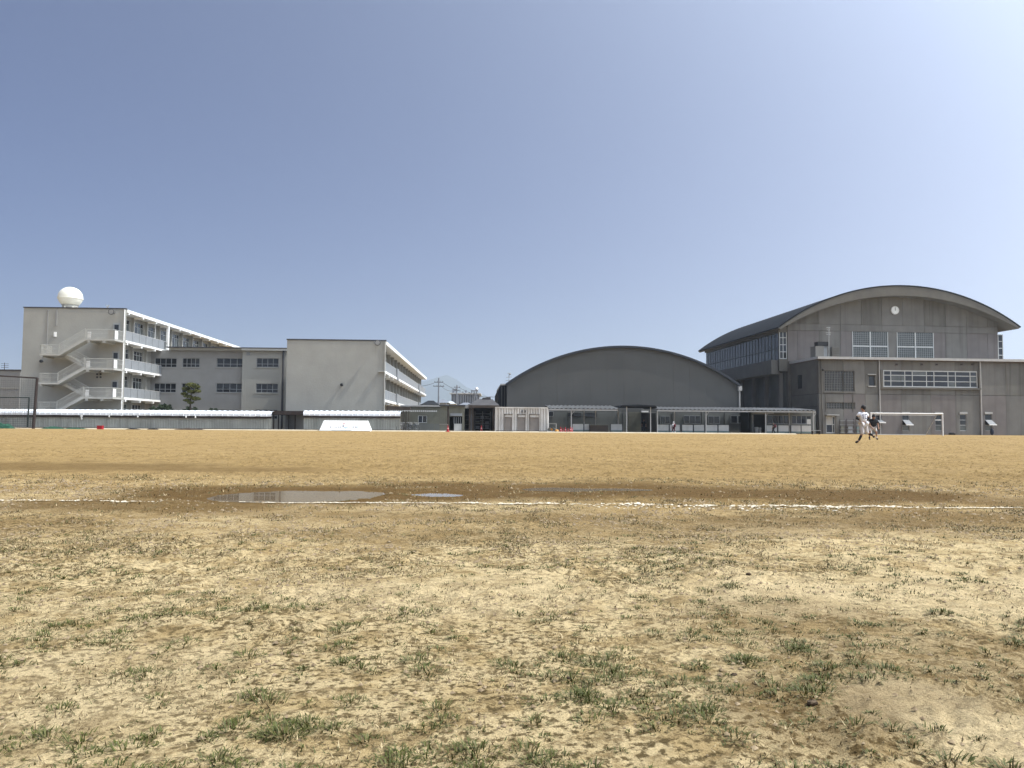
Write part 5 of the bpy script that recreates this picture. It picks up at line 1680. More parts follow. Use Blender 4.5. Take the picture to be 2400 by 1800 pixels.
def cone(px, Y, h, lab, group=None, tilt=0, m='red', sq=True):
    t = thing('traffic_cone', lab, 'cone', group=group)
    t.location = spot(px, Y); t.rotation_euler = (tilt, 0, random.random())
    MB().lathe((0, 0, 0), [(h * .235, .055), (h * .20, .08), (h * .05, h), (h * .03, h + .01)], 14).build('body', M[m], t)
    MB().box(-h * .29, h * .29, -h * .29, h * .29, 0, .054).build('base', M[m], t)
    MB().lathe((0, 0, 0), [(h * .155, h * .42), (h * .115, h * .62)], 14).build('band', M['cone_band'], t)
    return t
cone(1049.5, 85.9, .72, 'single red traffic cone before the olive hut doorway')
cone(1128, 91.0, .74, 'red traffic cone in the shade of the open timber shed')
for k, (px, Y) in enumerate([(1314, 87.9), (1319, 88.2), (1325, 88.0), (1331, 88.3), (1337, 87.9), (1341, 88.2)]):
    cone(px, Y, [.62, .52, .6, .5, .64, .58][k], ['tallest red cone at the container end of the red cluster', 'second red cone of the cluster counted from the container', 'third red cone of the cluster counted from the container', 'short fourth cone of the red cluster before a walkway post', 'fifth red cone of the cluster beside the walkway post', 'last red cone of the cluster next to the white boards'][k], 'red cones by the container')
rb_ = thing('red_box', 'small red box alone on the sand edge below the stair block', 'box')
rb_.location = spot(235, 84.6)
MB().box(-.27, .27, -.2, .2, 0, .34).build('body', M['red'], rb_)
MB().box(-.29, .29, -.22, .22, .342, .40).build('lid', M['red'], rb_)
bl = thing('ball_bag', 'yellow and brown bag lying between the container and the red cones', 'bag')
bl.location = spot(1305, 87.8)
MB().ball((0, 0, .17), .19, 12, 8, (1.2, 1, .9)).build('bag', M['orange'], bl, smooth=True)
MB().ball((.02, -.1, .11), .11, 10, 8).build('ball', M['yellow'], bl, smooth=True)
gc = thing('equipment_cart', 'pale wire cart loaded with dim gear against the end of the container', 'cart')
gc.location = spot(1293, 88.3)
for x in (-.5, .5):
    for y in (-.25, .25): MB().box(x - .025, x + .025, y - .025, y + .025, .1, .95).build('post', M['steel'], gc)
MB().box(-.55, .55, -.3, .3, .951, .99).build('rail', M['board'], gc)
MB().box(-.5, .5, -.24, .24, .12, .18).build('deck', M['steel'], gc)
for k in range(5): MB().ball((-.38 + k * .19, random.uniform(-.1, .1), .32 + .12 * (k % 2)), .14, 8, 6).build('ball', M[['prefab', 'shutter', 'orange', 'wall_dim', 'prefab'][k]], gc)
for (px, hh, lab) in [(190, .55, 'white hanging bundle under the eave of the longest shelter'), ]:
    t = thing('white_bag', lab, 'bag'); t.location = spot(px, 88.72) + Vector((0, 0, 1.2))
    MB().ball((0, 0, .25), .17, 10, 8, (1, .6, 1)).build('bag', M['tarp'], t, smooth=True)
    MB().ball((.03, 0, -.05), .10, 8, 6, (1, .6, 1.3)).build('tail', M['tarp'], t, smooth=True)
for (px, lab) in [(255, 'first white float hung under the long shelter eave past the red box'), (322, 'second white float under the long shelter eave'), (435, 'third white float under the long shelter eave below the pine'), (457, 'fourth white float under the long shelter eave past the pine')]:
    t = thing('float', lab, 'float'); t.location = spot(px, 88.66) + Vector((0, 0, 1.42))
    MB().ball((0, 0, 0), .09, 10, 8, (1, .8, 1.4)).build('ball', M['tarp'], t, smooth=True)
    MB().path([(0, 0, .1), (0, .03, .3)], .015, 4).build('cord', M['tarp'], t)

# ------------------------------------------------------------------ banner: white tarp with print over a tapering frame
FBn = Frame(748, 86.0, .4)
bnr = thing('banner', 'white sloping tarp banner with a small red and blue print', 'banner', FBn)
W0, W1 = FBn.u(868), FBn.u(868)
zt = FBn.z(806, 985.5)
tx0, tx1 = FBn.u(756), FBn.u(860.5)
dep = .62
b = MB()
p = [(0, 0, .0), (W0, 0, .0), (tx1, dep, zt), (tx0, dep, zt), (W0, 1.4, .0), (0, 1.4, .0)]
b.face(p[0], p[1], p[2], p[3]); b.face(p[1], p[4], p[2]); b.face(p[5], p[0], p[3]); b.face(p[4], p[5], p[3], p[2])
b.build('tarp', M['tarp'], bnr)
MB().box(.05, W0 - .05, -.05, .02, .0, .05).build('hem_bar', M['plaster_grey'], bnr)
def on_tarp(px, py):
    uu, zz = FBn.front(px, py, .3)
    return uu, max(zz, .02)
def mark(px, py, w, h, m, shapes):
    """a small printed shape lying on the tarp; shapes: strokes in a unit box"""
    uu, zz = on_tarp(px, py)
    s_ = 86.3 / F_PX
    b = MB()
    for (x0, x1, z0, z1) in shapes:
        q = []
        for (x, z) in ((x0, z0), (x1, z0), (x1, z1), (x0, z1)):
            Z = zz + (z - .5) * h * s_
            q.append((uu + (x - .5) * w * s_, dep * Z / zt - .006, Z))
        b.face(*q)
    return b.build('print', M[m], bnr)
ST = [[(0, 1, .85, 1), (0, 1, .45, .58), (0, 1, 0, .14), (.42, .58, .15, .44), (.1, .25, .6, .84)],
      [(0, .2, 0, 1), (.8, 1, 0, 1), (.21, .79, .4, .55), (.21, .79, .82, 1)],
      [(0, 1, .7, .84), (.42, .58, .85, 1), (.2, .35, 0, .69), (.65, .8, 0, .69), (.36, .64, .25, .38)],
      [(0, .9, .86, 1), (.7, .9, .1, .85), (0, .69, 0, .12), (.1, .5, .4, .55)]]
for k, (px, w, m) in enumerate([(775.5, 5, 'ink'), (783.5, 3, 'ink_pale'), (788, 4, 'ink'), (793, 4.5, 'ink'), (798, 4, 'ink'), (814, 4, 'ink_pale'), (819, 4, 'ink_pale'), (827, 6, 'ink'), (834.5, 5, 'ink'), (838, 3, 'ink_pale')]):
    mark(px, 1001.5, w, 4.2, m, ST[k % 4])
mark(805.5, 993.5, 7, 2.2, 'ink_red', [(0, .7, 0, .6), (.2, 1, .5, 1)])
mark(804.5, 998.5, 4.5, 2.8, 'ink', [(.1, .9, 0, 1), (0, 1, .25, .75)])
mark(809, 1001.5, 8, 2.6, 'ink_pale', [(0, 1, .3, .8), (.2, .8, 0, .25)])
mark(811, 1005, 4, 1.4, 'ink_pale', [(0, 1, 0, 1)])
mark(813, 994.5, 6, 1.2, 'ink_red', [(0, 1, .2, .5)])
MB().box(FBn.u(778), FBn.u(824), -.012, -.004, .055, .075).build('print', M['ink'], bnr)

# ------------------------------------------------------------------ goal
FGo = Frame(2042, 85.4, 2.2)
gl = thing('football_goal', 'white full size football goal without a net in front of the concrete gymnasium', 'goal', FGo)
wG = FGo.u(2209.5)
hG = FGo.z(2207, 970)
MB().path([(0, 0, 0), (0, 0, hG - .03)], .075, 10).build('post', M['goal_white'], gl)
MB().path([(wG, 0, 0), (wG, 0, hG - .03)], .075, 10).build('post', M['goal_white'], gl)
MB().path([(-.07, 0, hG), (wG + .07, 0, hG)], .075, 10).build('crossbar', M['goal_white'], gl)
for x in (0.12, wG - .12):
    MB().path([(x, .05, hG - .1), (x, .9, hG - .15), (x - (.5 if x > 1 else -.5), 2.2, .05)], .035, 6).build('stay', M['gutter'], gl)
MB().path([(.12, .9, hG - .16), (wG - .12, .9, hG - .16)], .035, 6).build('rear_rail', M['gutter'], gl)
MB().path([(.6, 2.2, .05), (wG - .6, 2.2, .05)], .04, 6).build('ground_bar', M['gutter'], gl)

# small dark things at the foot of the concrete wall
mb_ = thing('ground_box', 'small dark low box on the ground by the concrete gymnasium wall beyond the goal', 'box')
q = FG.O + FG.U * FG.u(2231, VA - .6) + FG.W * (VA - .6)
mb_.location = q
MB().box(-.3, .3, -.2, .2, 0, .2).build('body', M['black'], mb_)
MB().box(-.2, .2, -.12, .12, .201, .27).build('lid', M['black'], mb_)
bg = thing('kit_bag', 'dark navy kit bag standing upright by the open window nearest the edge', 'bag')
bg.location = FG.O + FG.U * FG.u(2325, VA - .7) + FG.W * (VA - .7)
MB().ball((0, 0, .42), .26, 12, 10, (.8, .7, 1.6)).build('bag', M['navy'], bg, smooth=True)
MB().path([(-.12, -.1, .8), (0, -.15, 1.0), (.12, -.1, .8)], .025, 5).build('handle', M['black'], bg)
# steel racks by the door of the concrete block
for k, (px, w, lab) in enumerate([(1975, .7, 'grey steel rack by the white framed door of the concrete block'), (1993, .9, 'wider grey steel rack second from the white framed door'), (2011, .5, 'narrow dark rack behind the white uniformed player')]):
    t = thing('steel_rack', lab, 'rack'); t.location = FG.O + FG.U * FG.u(px, VA - .5) + FG.W * (VA - .5); t.rotation_euler = (0, 0, FG.a)
    for x in (-w / 2, w / 2): MB().box(x - .025, x + .025, -.02, .03, 0, [1.75, 1.85, 1.9][k]).build('upright', M['steel_dark'], t)
    for z in (.15, .6, 1.1, 1.6): MB().box(-w / 2 + .026, w / 2 - .026, -.02, .25, z, z + .05).build('shelf', M['frame_grey'], t)
    for z in (.3, .75): MB().box(-w * .3, w * .3, 0, .2, z - .09, z + .18).build('tray', M[('prefab', 'panel_grey', 'teal')[k]], t)

# ------------------------------------------------------------------ bicycles parked before the prefab
def bicycle(px, Y, heading, frame_m, lab):
    t = thing('bicycle', lab, 'bicycle', group='bicycles parked beside the shorter shelter')
    t.location = spot(px, Y); t.rotation_euler = (0, 0, heading)
    for x in (-.52, .52):
        w = MB(); n = 20
        ring = lambda r, y: [(x + r * math.cos(6.2832 * k / n), y, .33 + r * math.sin(6.2832 * k / n)) for k in range(n)]
        w.path(ring(.31, 0) + [ring(.31, 0)[0]], .022, 5, False)
        wh = w.build('wheel', M['black'], t)
        sp = MB()
        for k in range(8):
            a = k * .785
            sp.path([(x, 0, .33), (x + .3 * math.cos(a), 0, .33 + .3 * math.sin(a))], .004, 3, False)
        sp.lathe((x, -.03, .33), [(.03, 0), (.03, .06)], 8, 'y')
        sp.build('spokes', M['steel'], wh)
    f = MB()
    for (p_, q_) in [((-.52, .33), (-.05, .30)), ((-.52, .33), (-.18, .78)), ((-.05, .30), (-.2, .82)), ((-.05, .30), (.36, .74)), ((-.17, .66), (.36, .80)), ((.34, .86), (.52, .33))]:
        f.path([(p_[0], 0, p_[1]), (q_[0], 0, q_[1])], .018, 6)
    f.build('frame', M[frame_m], t)
    MB().path([(.34, 0, .86), (.33, 0, 1.0), (.28, -.26, 1.02), (.16, -.28, 1.0)], .014, 5).build('handlebar', M['steel'], t)
    MB().path([(.33, 0, 1.0), (.28, .26, 1.02), (.16, .28, 1.0)], .014, 5).build('handlebar', M['steel'], t)
    MB().ball((-.21, 0, .86), .12, 10, 6, (1.1, .6, .4)).build('saddle', M['black'], t)
    bk = MB()
    for z in (.78, .9, 1.0): bk.path([(.42, -.17, z), (.72, -.17, z), (.72, .17, z), (.42, .17, z), (.42, -.17, z)], .012, 4)
    for (x, y) in ((.42, -.17), (.72, -.17), (.72, .17), (.42, .17)): bk.path([(x, y, .78), (x, y, 1.0)], .012, 4)
    bk.build('basket', M['steel'], t)
    MB().box(-.8, -.3, -.05, .05, .68, .70).build('carrier', M['steel'], t)
    for y in (-.12, .12): MB().box(-.09, .01, y - .05, y + .05, .27 + (.12 if y > 0 else -.02), .30 + (.12 if y > 0 else -.02)).build('pedal', M['black'], t)
bicycle(938, 89.6, 1.2, 'steel', 'silver bicycle right beside the last post of the shorter shelter')
bicycle(951, 90.0, .5, 'black', 'black bicycle between the silver bicycle and the navy one')
bicycle(966, 90.3, .2, 'navy', 'navy bicycle parked furthest from the shorter shelter')

# ------------------------------------------------------------------ trees and shrubs before the link block
def foliage(clumps, n_per, size, seed, m):
    r = np.random.default_rng(seed)
    P = []
    for (cx, cy, cz, rx, ry, rz, k) in clumps:
        n = int(n_per * k)
        d = r.normal(size=(n, 3)); d /= np.linalg.norm(d, axis=1)[:, None]
        q = d * (r.random((n, 1)) ** .4) * np.array([rx, ry, rz]) + np.array([cx, cy, cz])
        P.append(q)
    P = np.concatenate(P); n = len(P)
    a = r.normal(size=(n, 3)); a /= np.linalg.norm(a, axis=1)[:, None]
    c = np.cross(a, r.normal(size=(n, 3))); c /= np.linalg.norm(c, axis=1)[:, None]
    s_ = size * (.6 + .8 * r.random((n, 1)))
    co = np.stack([P - a * s_, P + c * s_ * .45, P + a * s_, P - c * s_ * .45], 1).reshape(-1, 3)
    me = quads('crown', co, np.arange(n * 4).reshape(-1, 4))
    me.materials.append(m)
    return me
FT = Frame(444, 100.5, 0)
s2 = 100.5 / F_PX
pt_ = thing('pine_tree', 'clipped pine with layered pads of olive green needles in front of the grey link block', 'tree', FT)
tz = lambda y: FT.z(444, y)
MB().path([(.15, 0, 0), (.1, 0, tz(960)), (-.05, .1, tz(945)), (.1, 0, tz(925)), (0, 0, tz(903))], [.16, .13, .11, .08, .03], 8).build('trunk', M['bark'], pt_)
for (x, y) in [(-17, 913), (15, 908), (18, 927), (-13, 930), (-5, 940), (14, 938)]:
    MB().path([(.05, 0, tz(y + 8)), (x * s2 * .8, 0, tz(y))], [.05, .02], 5).build('limb', M['bark'], pt_)
cl = [(0, 0, tz(902), 12 * s2, .8, 5 * s2, 1), (-12 * s2, .1, tz(911), 9 * s2, .7, 4 * s2, .8), (13 * s2, -.1, tz(906), 9 * s2, .7, 5 * s2, .9), (16 * s2, 0, tz(916), 8 * s2, .6, 4 * s2, .7),
      (-14 * s2, 0, tz(923), 8 * s2, .6, 4 * s2, .7), (3 * s2, -.1, tz(918), 10 * s2, .7, 4 * s2, .8), (-4 * s2, 0, tz(929), 10 * s2, .7, 3.5 * s2, .7), (13 * s2, .1, tz(934), 11 * s2, .7, 4 * s2, .9),
      (-8 * s2, 0, tz(938), 8 * s2, .6, 3 * s2, .6), (1 * s2, 0, tz(943), 8 * s2, .5, 3 * s2, .4)]
place('crown', foliage(cl, 330, .13, 3, M['pine']), pt_)
def shrub(px0, px1, y_top, Y, lab, m='shrub', seed=1):
    fr = Frame((px0 + px1) / 2, Y, 0)
    t = thing('shrub', lab, 'shrub', fr)
    w = fr.u(px1); h = fr.z((px0 + px1) / 2, y_top)
    r = random.Random(seed)
    c = [(r.uniform(-.7, .7) * w, r.uniform(-.3, .3), h * r.uniform(.35, .8), w * r.uniform(.25, .45), .7, h * .22, 1) for _ in range(9)]
    c.append((0, 0, h * .82, w * .3, .5, h * .18, 1))
    place('crown', foliage(c, 260, .15, seed, M[m]), t)
    for k in range(4): MB().path([(r.uniform(-.3, .3) * w, 0, 0), (r.uniform(-.6, .6) * w, 0, h * .6)], [.06, .02], 5).build('stem', M['bark'], t)
shrub(366, 402, 946, 100, 'dark green spreading shrub below the balconies of the stair block', 'shrub', 5)
shrub(345, 372, 952, 98.5, 'dark low shrub at the foot of the stair block balconies', 'shrub', 6)
shrub(416, 466, 951, 102, 'wide clipped dark hedge shrub below the layered pine', 'shrub', 7)
shrub(488, 520, 957, 103, 'faint grey green bush between the pine and the stair tower', 'shrub', 8)

# ------------------------------------------------------------------ far things between the blocks
def pole(px, Y, y_top, lab, arms):
    fr = Frame(px, Y, 0)
    t = thing('utility_pole', lab, 'utility pole', fr, group='utility poles beyond the school')
    h = fr.z(px, y_top)
    MB().path([(0, 0, 0), (0, 0, h)], [.19, .13], 8).build('shaft', M['far_building'], t)
    for (dz, w) in arms:
        MB().box(-w, w, -.06, .06, h - dz, h - dz + .12).build('crossarm', M['steel_dark'], t)
        for x in (-w * .9, -w * .3, w * .3, w * .9): MB().path([(x, 0, h - dz + .121), (x, 0, h - dz + .34)], .045, 5).build('insulator', M['plaster_grey'], t)
    MB().lathe((-.38, 0, h * .42), [(.24, 0), (.24, .8)], 10).build('transformer', M['far_building'], t)
    return fr.O + Vector((0, 0, h))
t1 = pole(1027, 158, 886, 'taller dark utility pole just past the end of the second block', [(.9, .9), (1.7, 1.1)])
t2 = pole(1070, 205, 902, 'shorter utility pole before the far blue factory', [(.7, .8), (1.5, .9)])
def cable(p, q, sag, lab):
    n = 14
    pts = [p.lerp(q, k / n) + Vector((0, 0, -sag * 4 * (k / n) * (1 - k / n))) for k in range(n + 1)]
    o = MB().path(pts, .035, 4).build('power_cable', M['dark_trim'])
    tag(o, lab, 'cable')
cable(t1 + Vector((-.9, 0, -1.0)), at(960, 905, 158), .3, 'power cable from the taller pole to behind the second block')
cable(t1 + Vector((.9, 0, -1.0)), at(1195, 917, 190), 2.0, 'long power cable sagging from the taller pole towards the arched hall')
cable(t1 + Vector((.6, 0, -1.7)), t2 + Vector((0, 0, -.9)), .8, 'power cable between the two utility poles')
cable(t2 + Vector((.6, 0, -.7)), at(1195, 925, 205), 1.5, 'power cable from the shorter pole towards the arched hall')

def house(px0, px1, Y, y_eave, y_ridge, lab, roof='roof_metal', wallm='far_pale', d=9):
    fr = Frame(px0, Y, 1.5)
    t = thing('house', lab, 'house', fr)
    w = fr.u(px1); ze, zr = fr.z(px0, y_eave), fr.z(px0, y_ridge)
    MB().box(0, w, 0, d, 0, ze - .01).build('wall', M[wallm], t)
    b = MB(); o = .5
    e = [(-o, -o, ze), (w + o, -o, ze), (w + o, d + o, ze), (-o, d + o, ze)]
    r0, r1 = (w * .28, d / 2, zr), (w * .72, d / 2, zr)
    b.face(e[0], e[1], r1, r0); b.face(e[1], e[2], r1); b.face(e[2], e[3], r0, r1); b.face(e[3], e[0], r0); b.face(*e)
    b.build('roof', M[roof], t)
    for k in range(3):
        x = w * (.2 + .28 * k)
        MB().box(x, x + w * .12, -.05, -.001, ze - 1.8, ze - .7).build('window', M['glass'], t)
house(990, 1020, 150, 949, 937, 'nearest dark roofed house past the end of the second block')
house(1024, 1046, 175, 944, 935, 'small grey roofed house under the taller utility pole', 'far_building')
house(1046, 1062, 190, 946, 939, 'pale small house beside the taller utility pole', 'far_pale')
house(1080, 1102, 170, 949, 942, 'grey roofed house behind the olive hut', 'far_building', 'far_pale')
house(1102, 1168, 165, 948, 939, 'wide dark roofed house behind the timber shed', 'tile_roof', 'far_building')

FX = Frame(1057, 430, 1)
fx = thing('factory', 'far bluish factory hall with pipes on its roof between the school buildings', 'factory', FX)
wX, hX = FX.u(1122), FX.z(1090, 923)
MB().box(0, wX, 0, 30, 0, hX).build('wall', M['far_building'], fx)
MB().box(-1, wX + 1, -1, 31, hX + .01, hX + .5).build('roof', M['far_pale'], fx)
for k in range(12): MB().box(.6 + k * wX / 12, .6 + k * wX / 12 + .5, -.12, -.005, 2, hX - .6).build('window', M['roof_metal'], fx)
for (px, y, w) in [(1060, 912, 1.3), (1066, 909, .5), (1083, 917, .7), (1090, 914, 1.0), (1098, 918, .6), (1104, 913, .9)]:
    uu = FX.u(px)
    MB().box(uu - w / 2, uu + w / 2, 5, 7, hX + .51, FX.z(px, y)).build('chimney', M['far_building'], fx)
MB().box(FX.u(1058), FX.u(1068), 5.2, 5.8, FX.z(1060, 914), FX.z(1060, 911)).build('pipe', M['roof_metal'], fx)
FY = Frame(1113, 300, 0)
tw = thing('lattice_tower', 'squat far steel tower carrying a round white ball beside the factory', 'tower', FY)
hY = FY.z(1113, 917)
for (x, y) in ((-.9, 0), (.9, 0), (-.9, 1.8), (.9, 1.8)):
    MB().path([(x, y, 0), (x * .55, .9 + (y - .9) * .55, hY)], .13, 5).build('leg', M['far_building'], tw)
for k in range(5):
    z0, z1 = hY * k / 5, hY * (k + 1) / 5
    MB().path([(-.8 + .08 * k, 0, z0), (.8 - .08 * k, 0.1, z1)], .08, 4).build('brace', M['far_building'], tw)
    MB().path([(.8 - .08 * k, 0, z0), (-.8 + .08 * k, 0.1, z1)], .08, 4).build('brace', M['far_building'], tw)
MB().box(-1.0, 1.0, -.2, 2, hY, hY + .4).build('platform', M['far_building'], tw)
MB().ball((.5, .9, hY + .95), .62, 12, 8).build('ball', M['white'], tw, smooth=True)

hx = []
for k in range(70):
    px = 300 + k * 22
    hgt = 30 + 78 * math.exp(-((px - 1048) / 95.0) ** 2) + 26 * math.exp(-((px - 930) / 90.0) ** 2) + 10 * math.exp(-((px - 1160) / 60.) ** 2) + 4 * math.sin(k * 1.7) + 3 * math.sin(k * .6 + 1)
    p_ = at(px, horizon(px) - hgt, 5200)
    hx.append(p_)
b = MB()
rows = []
for (f_, dy) in [(0.0, -900), (.45, -420), (.8, -150), (1.0, 0), (.6, 500), (0, 1200)]:
    rows.append([b.p((p_.x * (1 + dy / 5200), 5200 + dy + random.uniform(-60, 60) * (0 < f_ < 1), p_.z * f_ * (1 + random.uniform(-.05, .05) * (0 < f_ < 1)) - (2 if f_ == 0 else 0))) for p_ in hx])
for j in range(len(rows) - 1):
    for k in range(len(hx) - 1): b.f.append([rows[j][k], rows[j][k + 1], rows[j + 1][k + 1], rows[j + 1][k]])
b.build('hill', M['hill'], smooth=True, kind='structure')

# ------------------------------------------------------------------ people
def limb_mesh(name, J, E, m, parent, sub=1):
    """a skin grown over joints J {key: (x, y, z, r)} joined by edges E; the first joint is the root"""
    keys = list(J)
    me = bpy.data.meshes.new(name)
    me.from_pydata([J[k][:3] for k in keys], [(keys.index(a), keys.index(c)) for a, c in E], [])
    o = place(name, me, parent)
    o.modifiers.new('skin', 'SKIN')
    sd_ = me.skin_vertices[0].data
    for i, k in enumerate(keys):
        r = J[k][3]
        rr = r if isinstance(r, tuple) else (r, r)
        sd_[i].radius = rr
        sd_[i].use_root = i == 0
    o.modifiers['skin'].use_smooth_shade = True
    s_ = o.modifiers.new('subsurf', 'SUBSURF'); s_.levels = sub; s_.render_levels = sub
    me.materials.append(m)
    return o

def hand(J, E, side, w, d, palm):
    """a slightly curled hand at wrist w, pointing along d; palm: the way the palm faces"""
    w, d, p = Vector(w), Vector(d).normalized(), Vector(palm).normalized()
    x = d.cross(p).normalized()
    J[side + 'palm'] = (*(w + d * .06), .027)
    E.append((side + 'wr', side + 'palm'))
    for k, (off, ln) in enumerate([(-.027, .068), (-.009, .078), (.009, .074), (.027, .058)]):
        a = w + d * .10 + x * off
        b_ = a + d * ln * .6 + p * ln * .15
        c = b_ + d * ln * .35 + p * ln * .35
        J[f'{side}f{k}a'] = (*a, .0095); J[f'{side}f{k}b'] = (*b_, .0085); J[f'{side}f{k}c'] = (*c, .007)
        E += [(side + 'palm', f'{side}f{k}a'), (f'{side}f{k}a', f'{side}f{k}b'), (f'{side}f{k}b', f'{side}f{k}c')]
    t0 = w + d * .035 - x * .03
    t1 = t0 + d * .035 - x * .025 + p * .015
    J[side + 'ta'] = (*t0, .012); J[side + 'tb'] = (*t1, .0095)
    E += [(side + 'wr', side + 'ta'), (side + 'ta', side + 'tb')]

def figure(root, P, face, k=1.0, hair=True, hair_m='hair'):
    """body from a pose P of joints; face: heading of the face"""
    f = Vector(face).normalized()
    J = {}
    R = dict(pelvis=.125, waist=.115, chest=.145, neck=.055, head=.088, lsh=.062, rsh=.062, lel=.042, rel=.042, lwr=.03, rwr=.03, lhip=.092, rhip=.092, lkn=.06, rkn=.06, lan=.04, ran=.04, lto=.036, rto=.036)
    for key in ('pelvis', 'waist', 'chest', 'neck', 'head', 'lsh', 'rsh', 'lel', 'rel', 'lwr', 'rwr', 'lhip', 'rhip', 'lkn', 'rkn', 'lan', 'ran', 'lto', 'rto'):
        J[key] = (*P[key], R[key] * k)
    h = Vector(P['head'])
    J['crown'] = (*(h + Vector((0, 0, .085 * k))), .078 * k)
    J['nose'] = (*(h + f * .105 * k + Vector((0, 0, -.01))), .012 * k)
    s_ = f.cross(Vector((0, 0, 1))).normalized()
    J['lear'] = (*(h + s_ * .10 * k), .018 * k); J['rear'] = (*(h - s_ * .10 * k), .018 * k)
    J['chin'] = (*(h + f * .06 * k + Vector((0, 0, -.085 * k))), .04 * k)
    E = [('pelvis', 'waist'), ('waist', 'chest'), ('chest', 'neck'), ('neck', 'head'), ('head', 'crown'), ('head', 'nose'), ('head', 'lear'), ('head', 'rear'), ('head', 'chin'),
         ('chest', 'lsh'), ('lsh', 'lel'), ('lel', 'lwr'), ('chest', 'rsh'), ('rsh', 'rel'), ('rel', 'rwr'), ('pelvis', 'lhip'), ('lhip', 'lkn'), ('lkn', 'lan'), ('lan', 'lto'), ('pelvis', 'rhip'), ('rhip', 'rkn'), ('rkn', 'ran'), ('ran', 'rto')]
    for s2_ in 'lr':
        d = Vector(P[s2_ + 'wr']) - Vector(P[s2_ + 'el'])
        hand(J, E, s2_, P[s2_ + 'wr'], d, f if abs(d.normalized().dot(f)) < .9 else Vector((0, 0, -1)))
    limb_mesh('body', J, E, M['skin'], root)
    for sg in (-1, 1):
        e = h + f * .082 * k + s_ * .034 * k * sg + Vector((0, 0, .015 * k))
        MB().ball(tuple(e), .011 * k, 8, 6).build('eye', M['black'], root)
    m_ = h + f * .093 * k + Vector((0, 0, -.05 * k))
    MB().ball(tuple(m_), .016 * k, 8, 4, (1, 1, .35)).build('mouth', M['maroon'], root)
    if hair:
        c = h + Vector((0, 0, .035 * k)) - f * .016 * k
        MB().ball(tuple(c), .115 * k, 16, 10, (.95, .95, 1.08)).build('hair', M[hair_m], root, smooth=True)
    return J

def wear(root, name, m, P, chain, radii, edges=None):
    J = {c: (*P[c], r) for c, r in zip(chain, radii)}
    E = edges or list(zip(chain[:-1], chain[1:]))
    return limb_mesh(name, J, E, M[m], root)

def mixp(P, a, c, t):
    return tuple(Vector(P[a]).lerp(Vector(P[c]), t))

# runner in a white baseball uniform
Y1 = 35.6
r1 = thing('person', 'person in white numbered jersey and grey trousers running past the goal', 'person')
r1.location = spot(2022, Y1)
P = dict(head=(.055, .02, 1.60), neck=(.06, .03, 1.44), chest=(.05, .02, 1.24), waist=(.05, .01, 1.05), pelvis=(.06, .02, .93),
         lsh=(-.15, -.02, 1.36), lel=(-.27, .0, 1.14), lwr=(-.10, .12, 1.09), rsh=(.24, .08, 1.34), rel=(.36, .12, 1.13), rwr=(.20, .26, 1.06),
         lhip=(-.04, .0, .88), lkn=(-.03, -.06, .50), lan=(-.19, -.02, .12), lto=(-.33, .03, .045),
         rhip=(.15, .04, .88), rkn=(.20, .02, .50), ran=(.50, .06, .38), rto=(.56, .08, .27))
figure(r1, P, (-.7, .75, 0))
Q = dict(P); Q['lsl'] = mixp(P, 'lsh', 'lel', .62); Q['rsl'] = mixp(P, 'rsh', 'rel', .62); Q['lcalf'] = mixp(P, 'lkn', 'lan', .35); Q['rcalf'] = mixp(P, 'rkn', 'ran', .3)
Q['hem'] = tuple(Vector(P['pelvis']) + Vector((0, 0, .03)))
Q['lcuff'] = mixp(P, 'lkn', 'lan', .25); Q['rcuff'] = mixp(P, 'rkn', 'ran', .25); Q['col'] = mixp(P, 'chest', 'neck', .72)
limb_mesh('jersey', {'chest': (*Q['chest'], .178), 'col': (*Q['col'], .085), 'waist': (*Q['waist'], .150), 'hem': (*Q['hem'], .150), 'lsh': (*Q['lsh'], .082), 'rsh': (*Q['rsh'], .082), 'lsl': (*Q['lsl'], .070), 'rsl': (*Q['rsl'], .070)},
          [('chest', 'col'), ('chest', 'waist'), ('waist', 'hem'), ('chest', 'lsh'), ('lsh', 'lsl'), ('chest', 'rsh'), ('rsh', 'rsl')], M['jersey'], r1)
limb_mesh('trousers', {'pelvis': (*Q['pelvis'], .150), 'lhip': (*Q['lhip'], .115), 'rhip': (*Q['rhip'], .115), 'lkn': (*Q['lkn'], .088), 'rkn': (*Q['rkn'], .088), 'lcuff': (*Q['lcuff'], .075), 'rcuff': (*Q['rcuff'], .075)},
          [('pelvis', 'lhip'), ('lhip', 'lkn'), ('lkn', 'lcuff'), ('pelvis', 'rhip'), ('rhip', 'rkn'), ('rkn', 'rcuff')], M['trousers'], r1)
for s_ in 'lr':
    Q[s_ + 's0'] = mixp(P, s_ + 'kn', s_ + 'an', .2); Q[s_ + 'e0'] = mixp(P, s_ + 'sh', s_ + 'el', .5)
    wear(r1, 'sock', 'cloth_black', Q, [s_ + 's0', s_ + 'an'], [.066, .052])
    wear(r1, 'shoe', 'shoe', Q, [s_ + 'an', s_ + 'to'], [.060, .050])
    wear(r1, 'undershirt_sleeve', 'cloth_black', Q, [s_ + 'e0', s_ + 'el', s_ + 'wr'], [.056, .054, .040])
wear(r1, 'belt', 'cloth_black', {'a': (.05, .01, .965), 'b': (.055, .015, .925)}, ['a', 'b'], [.152, .152])
MB().ball((.17, -.11, .93), .075, 10, 8, (1, .7, 1.1)).build('towel', M['jersey'], r1, smooth=True)
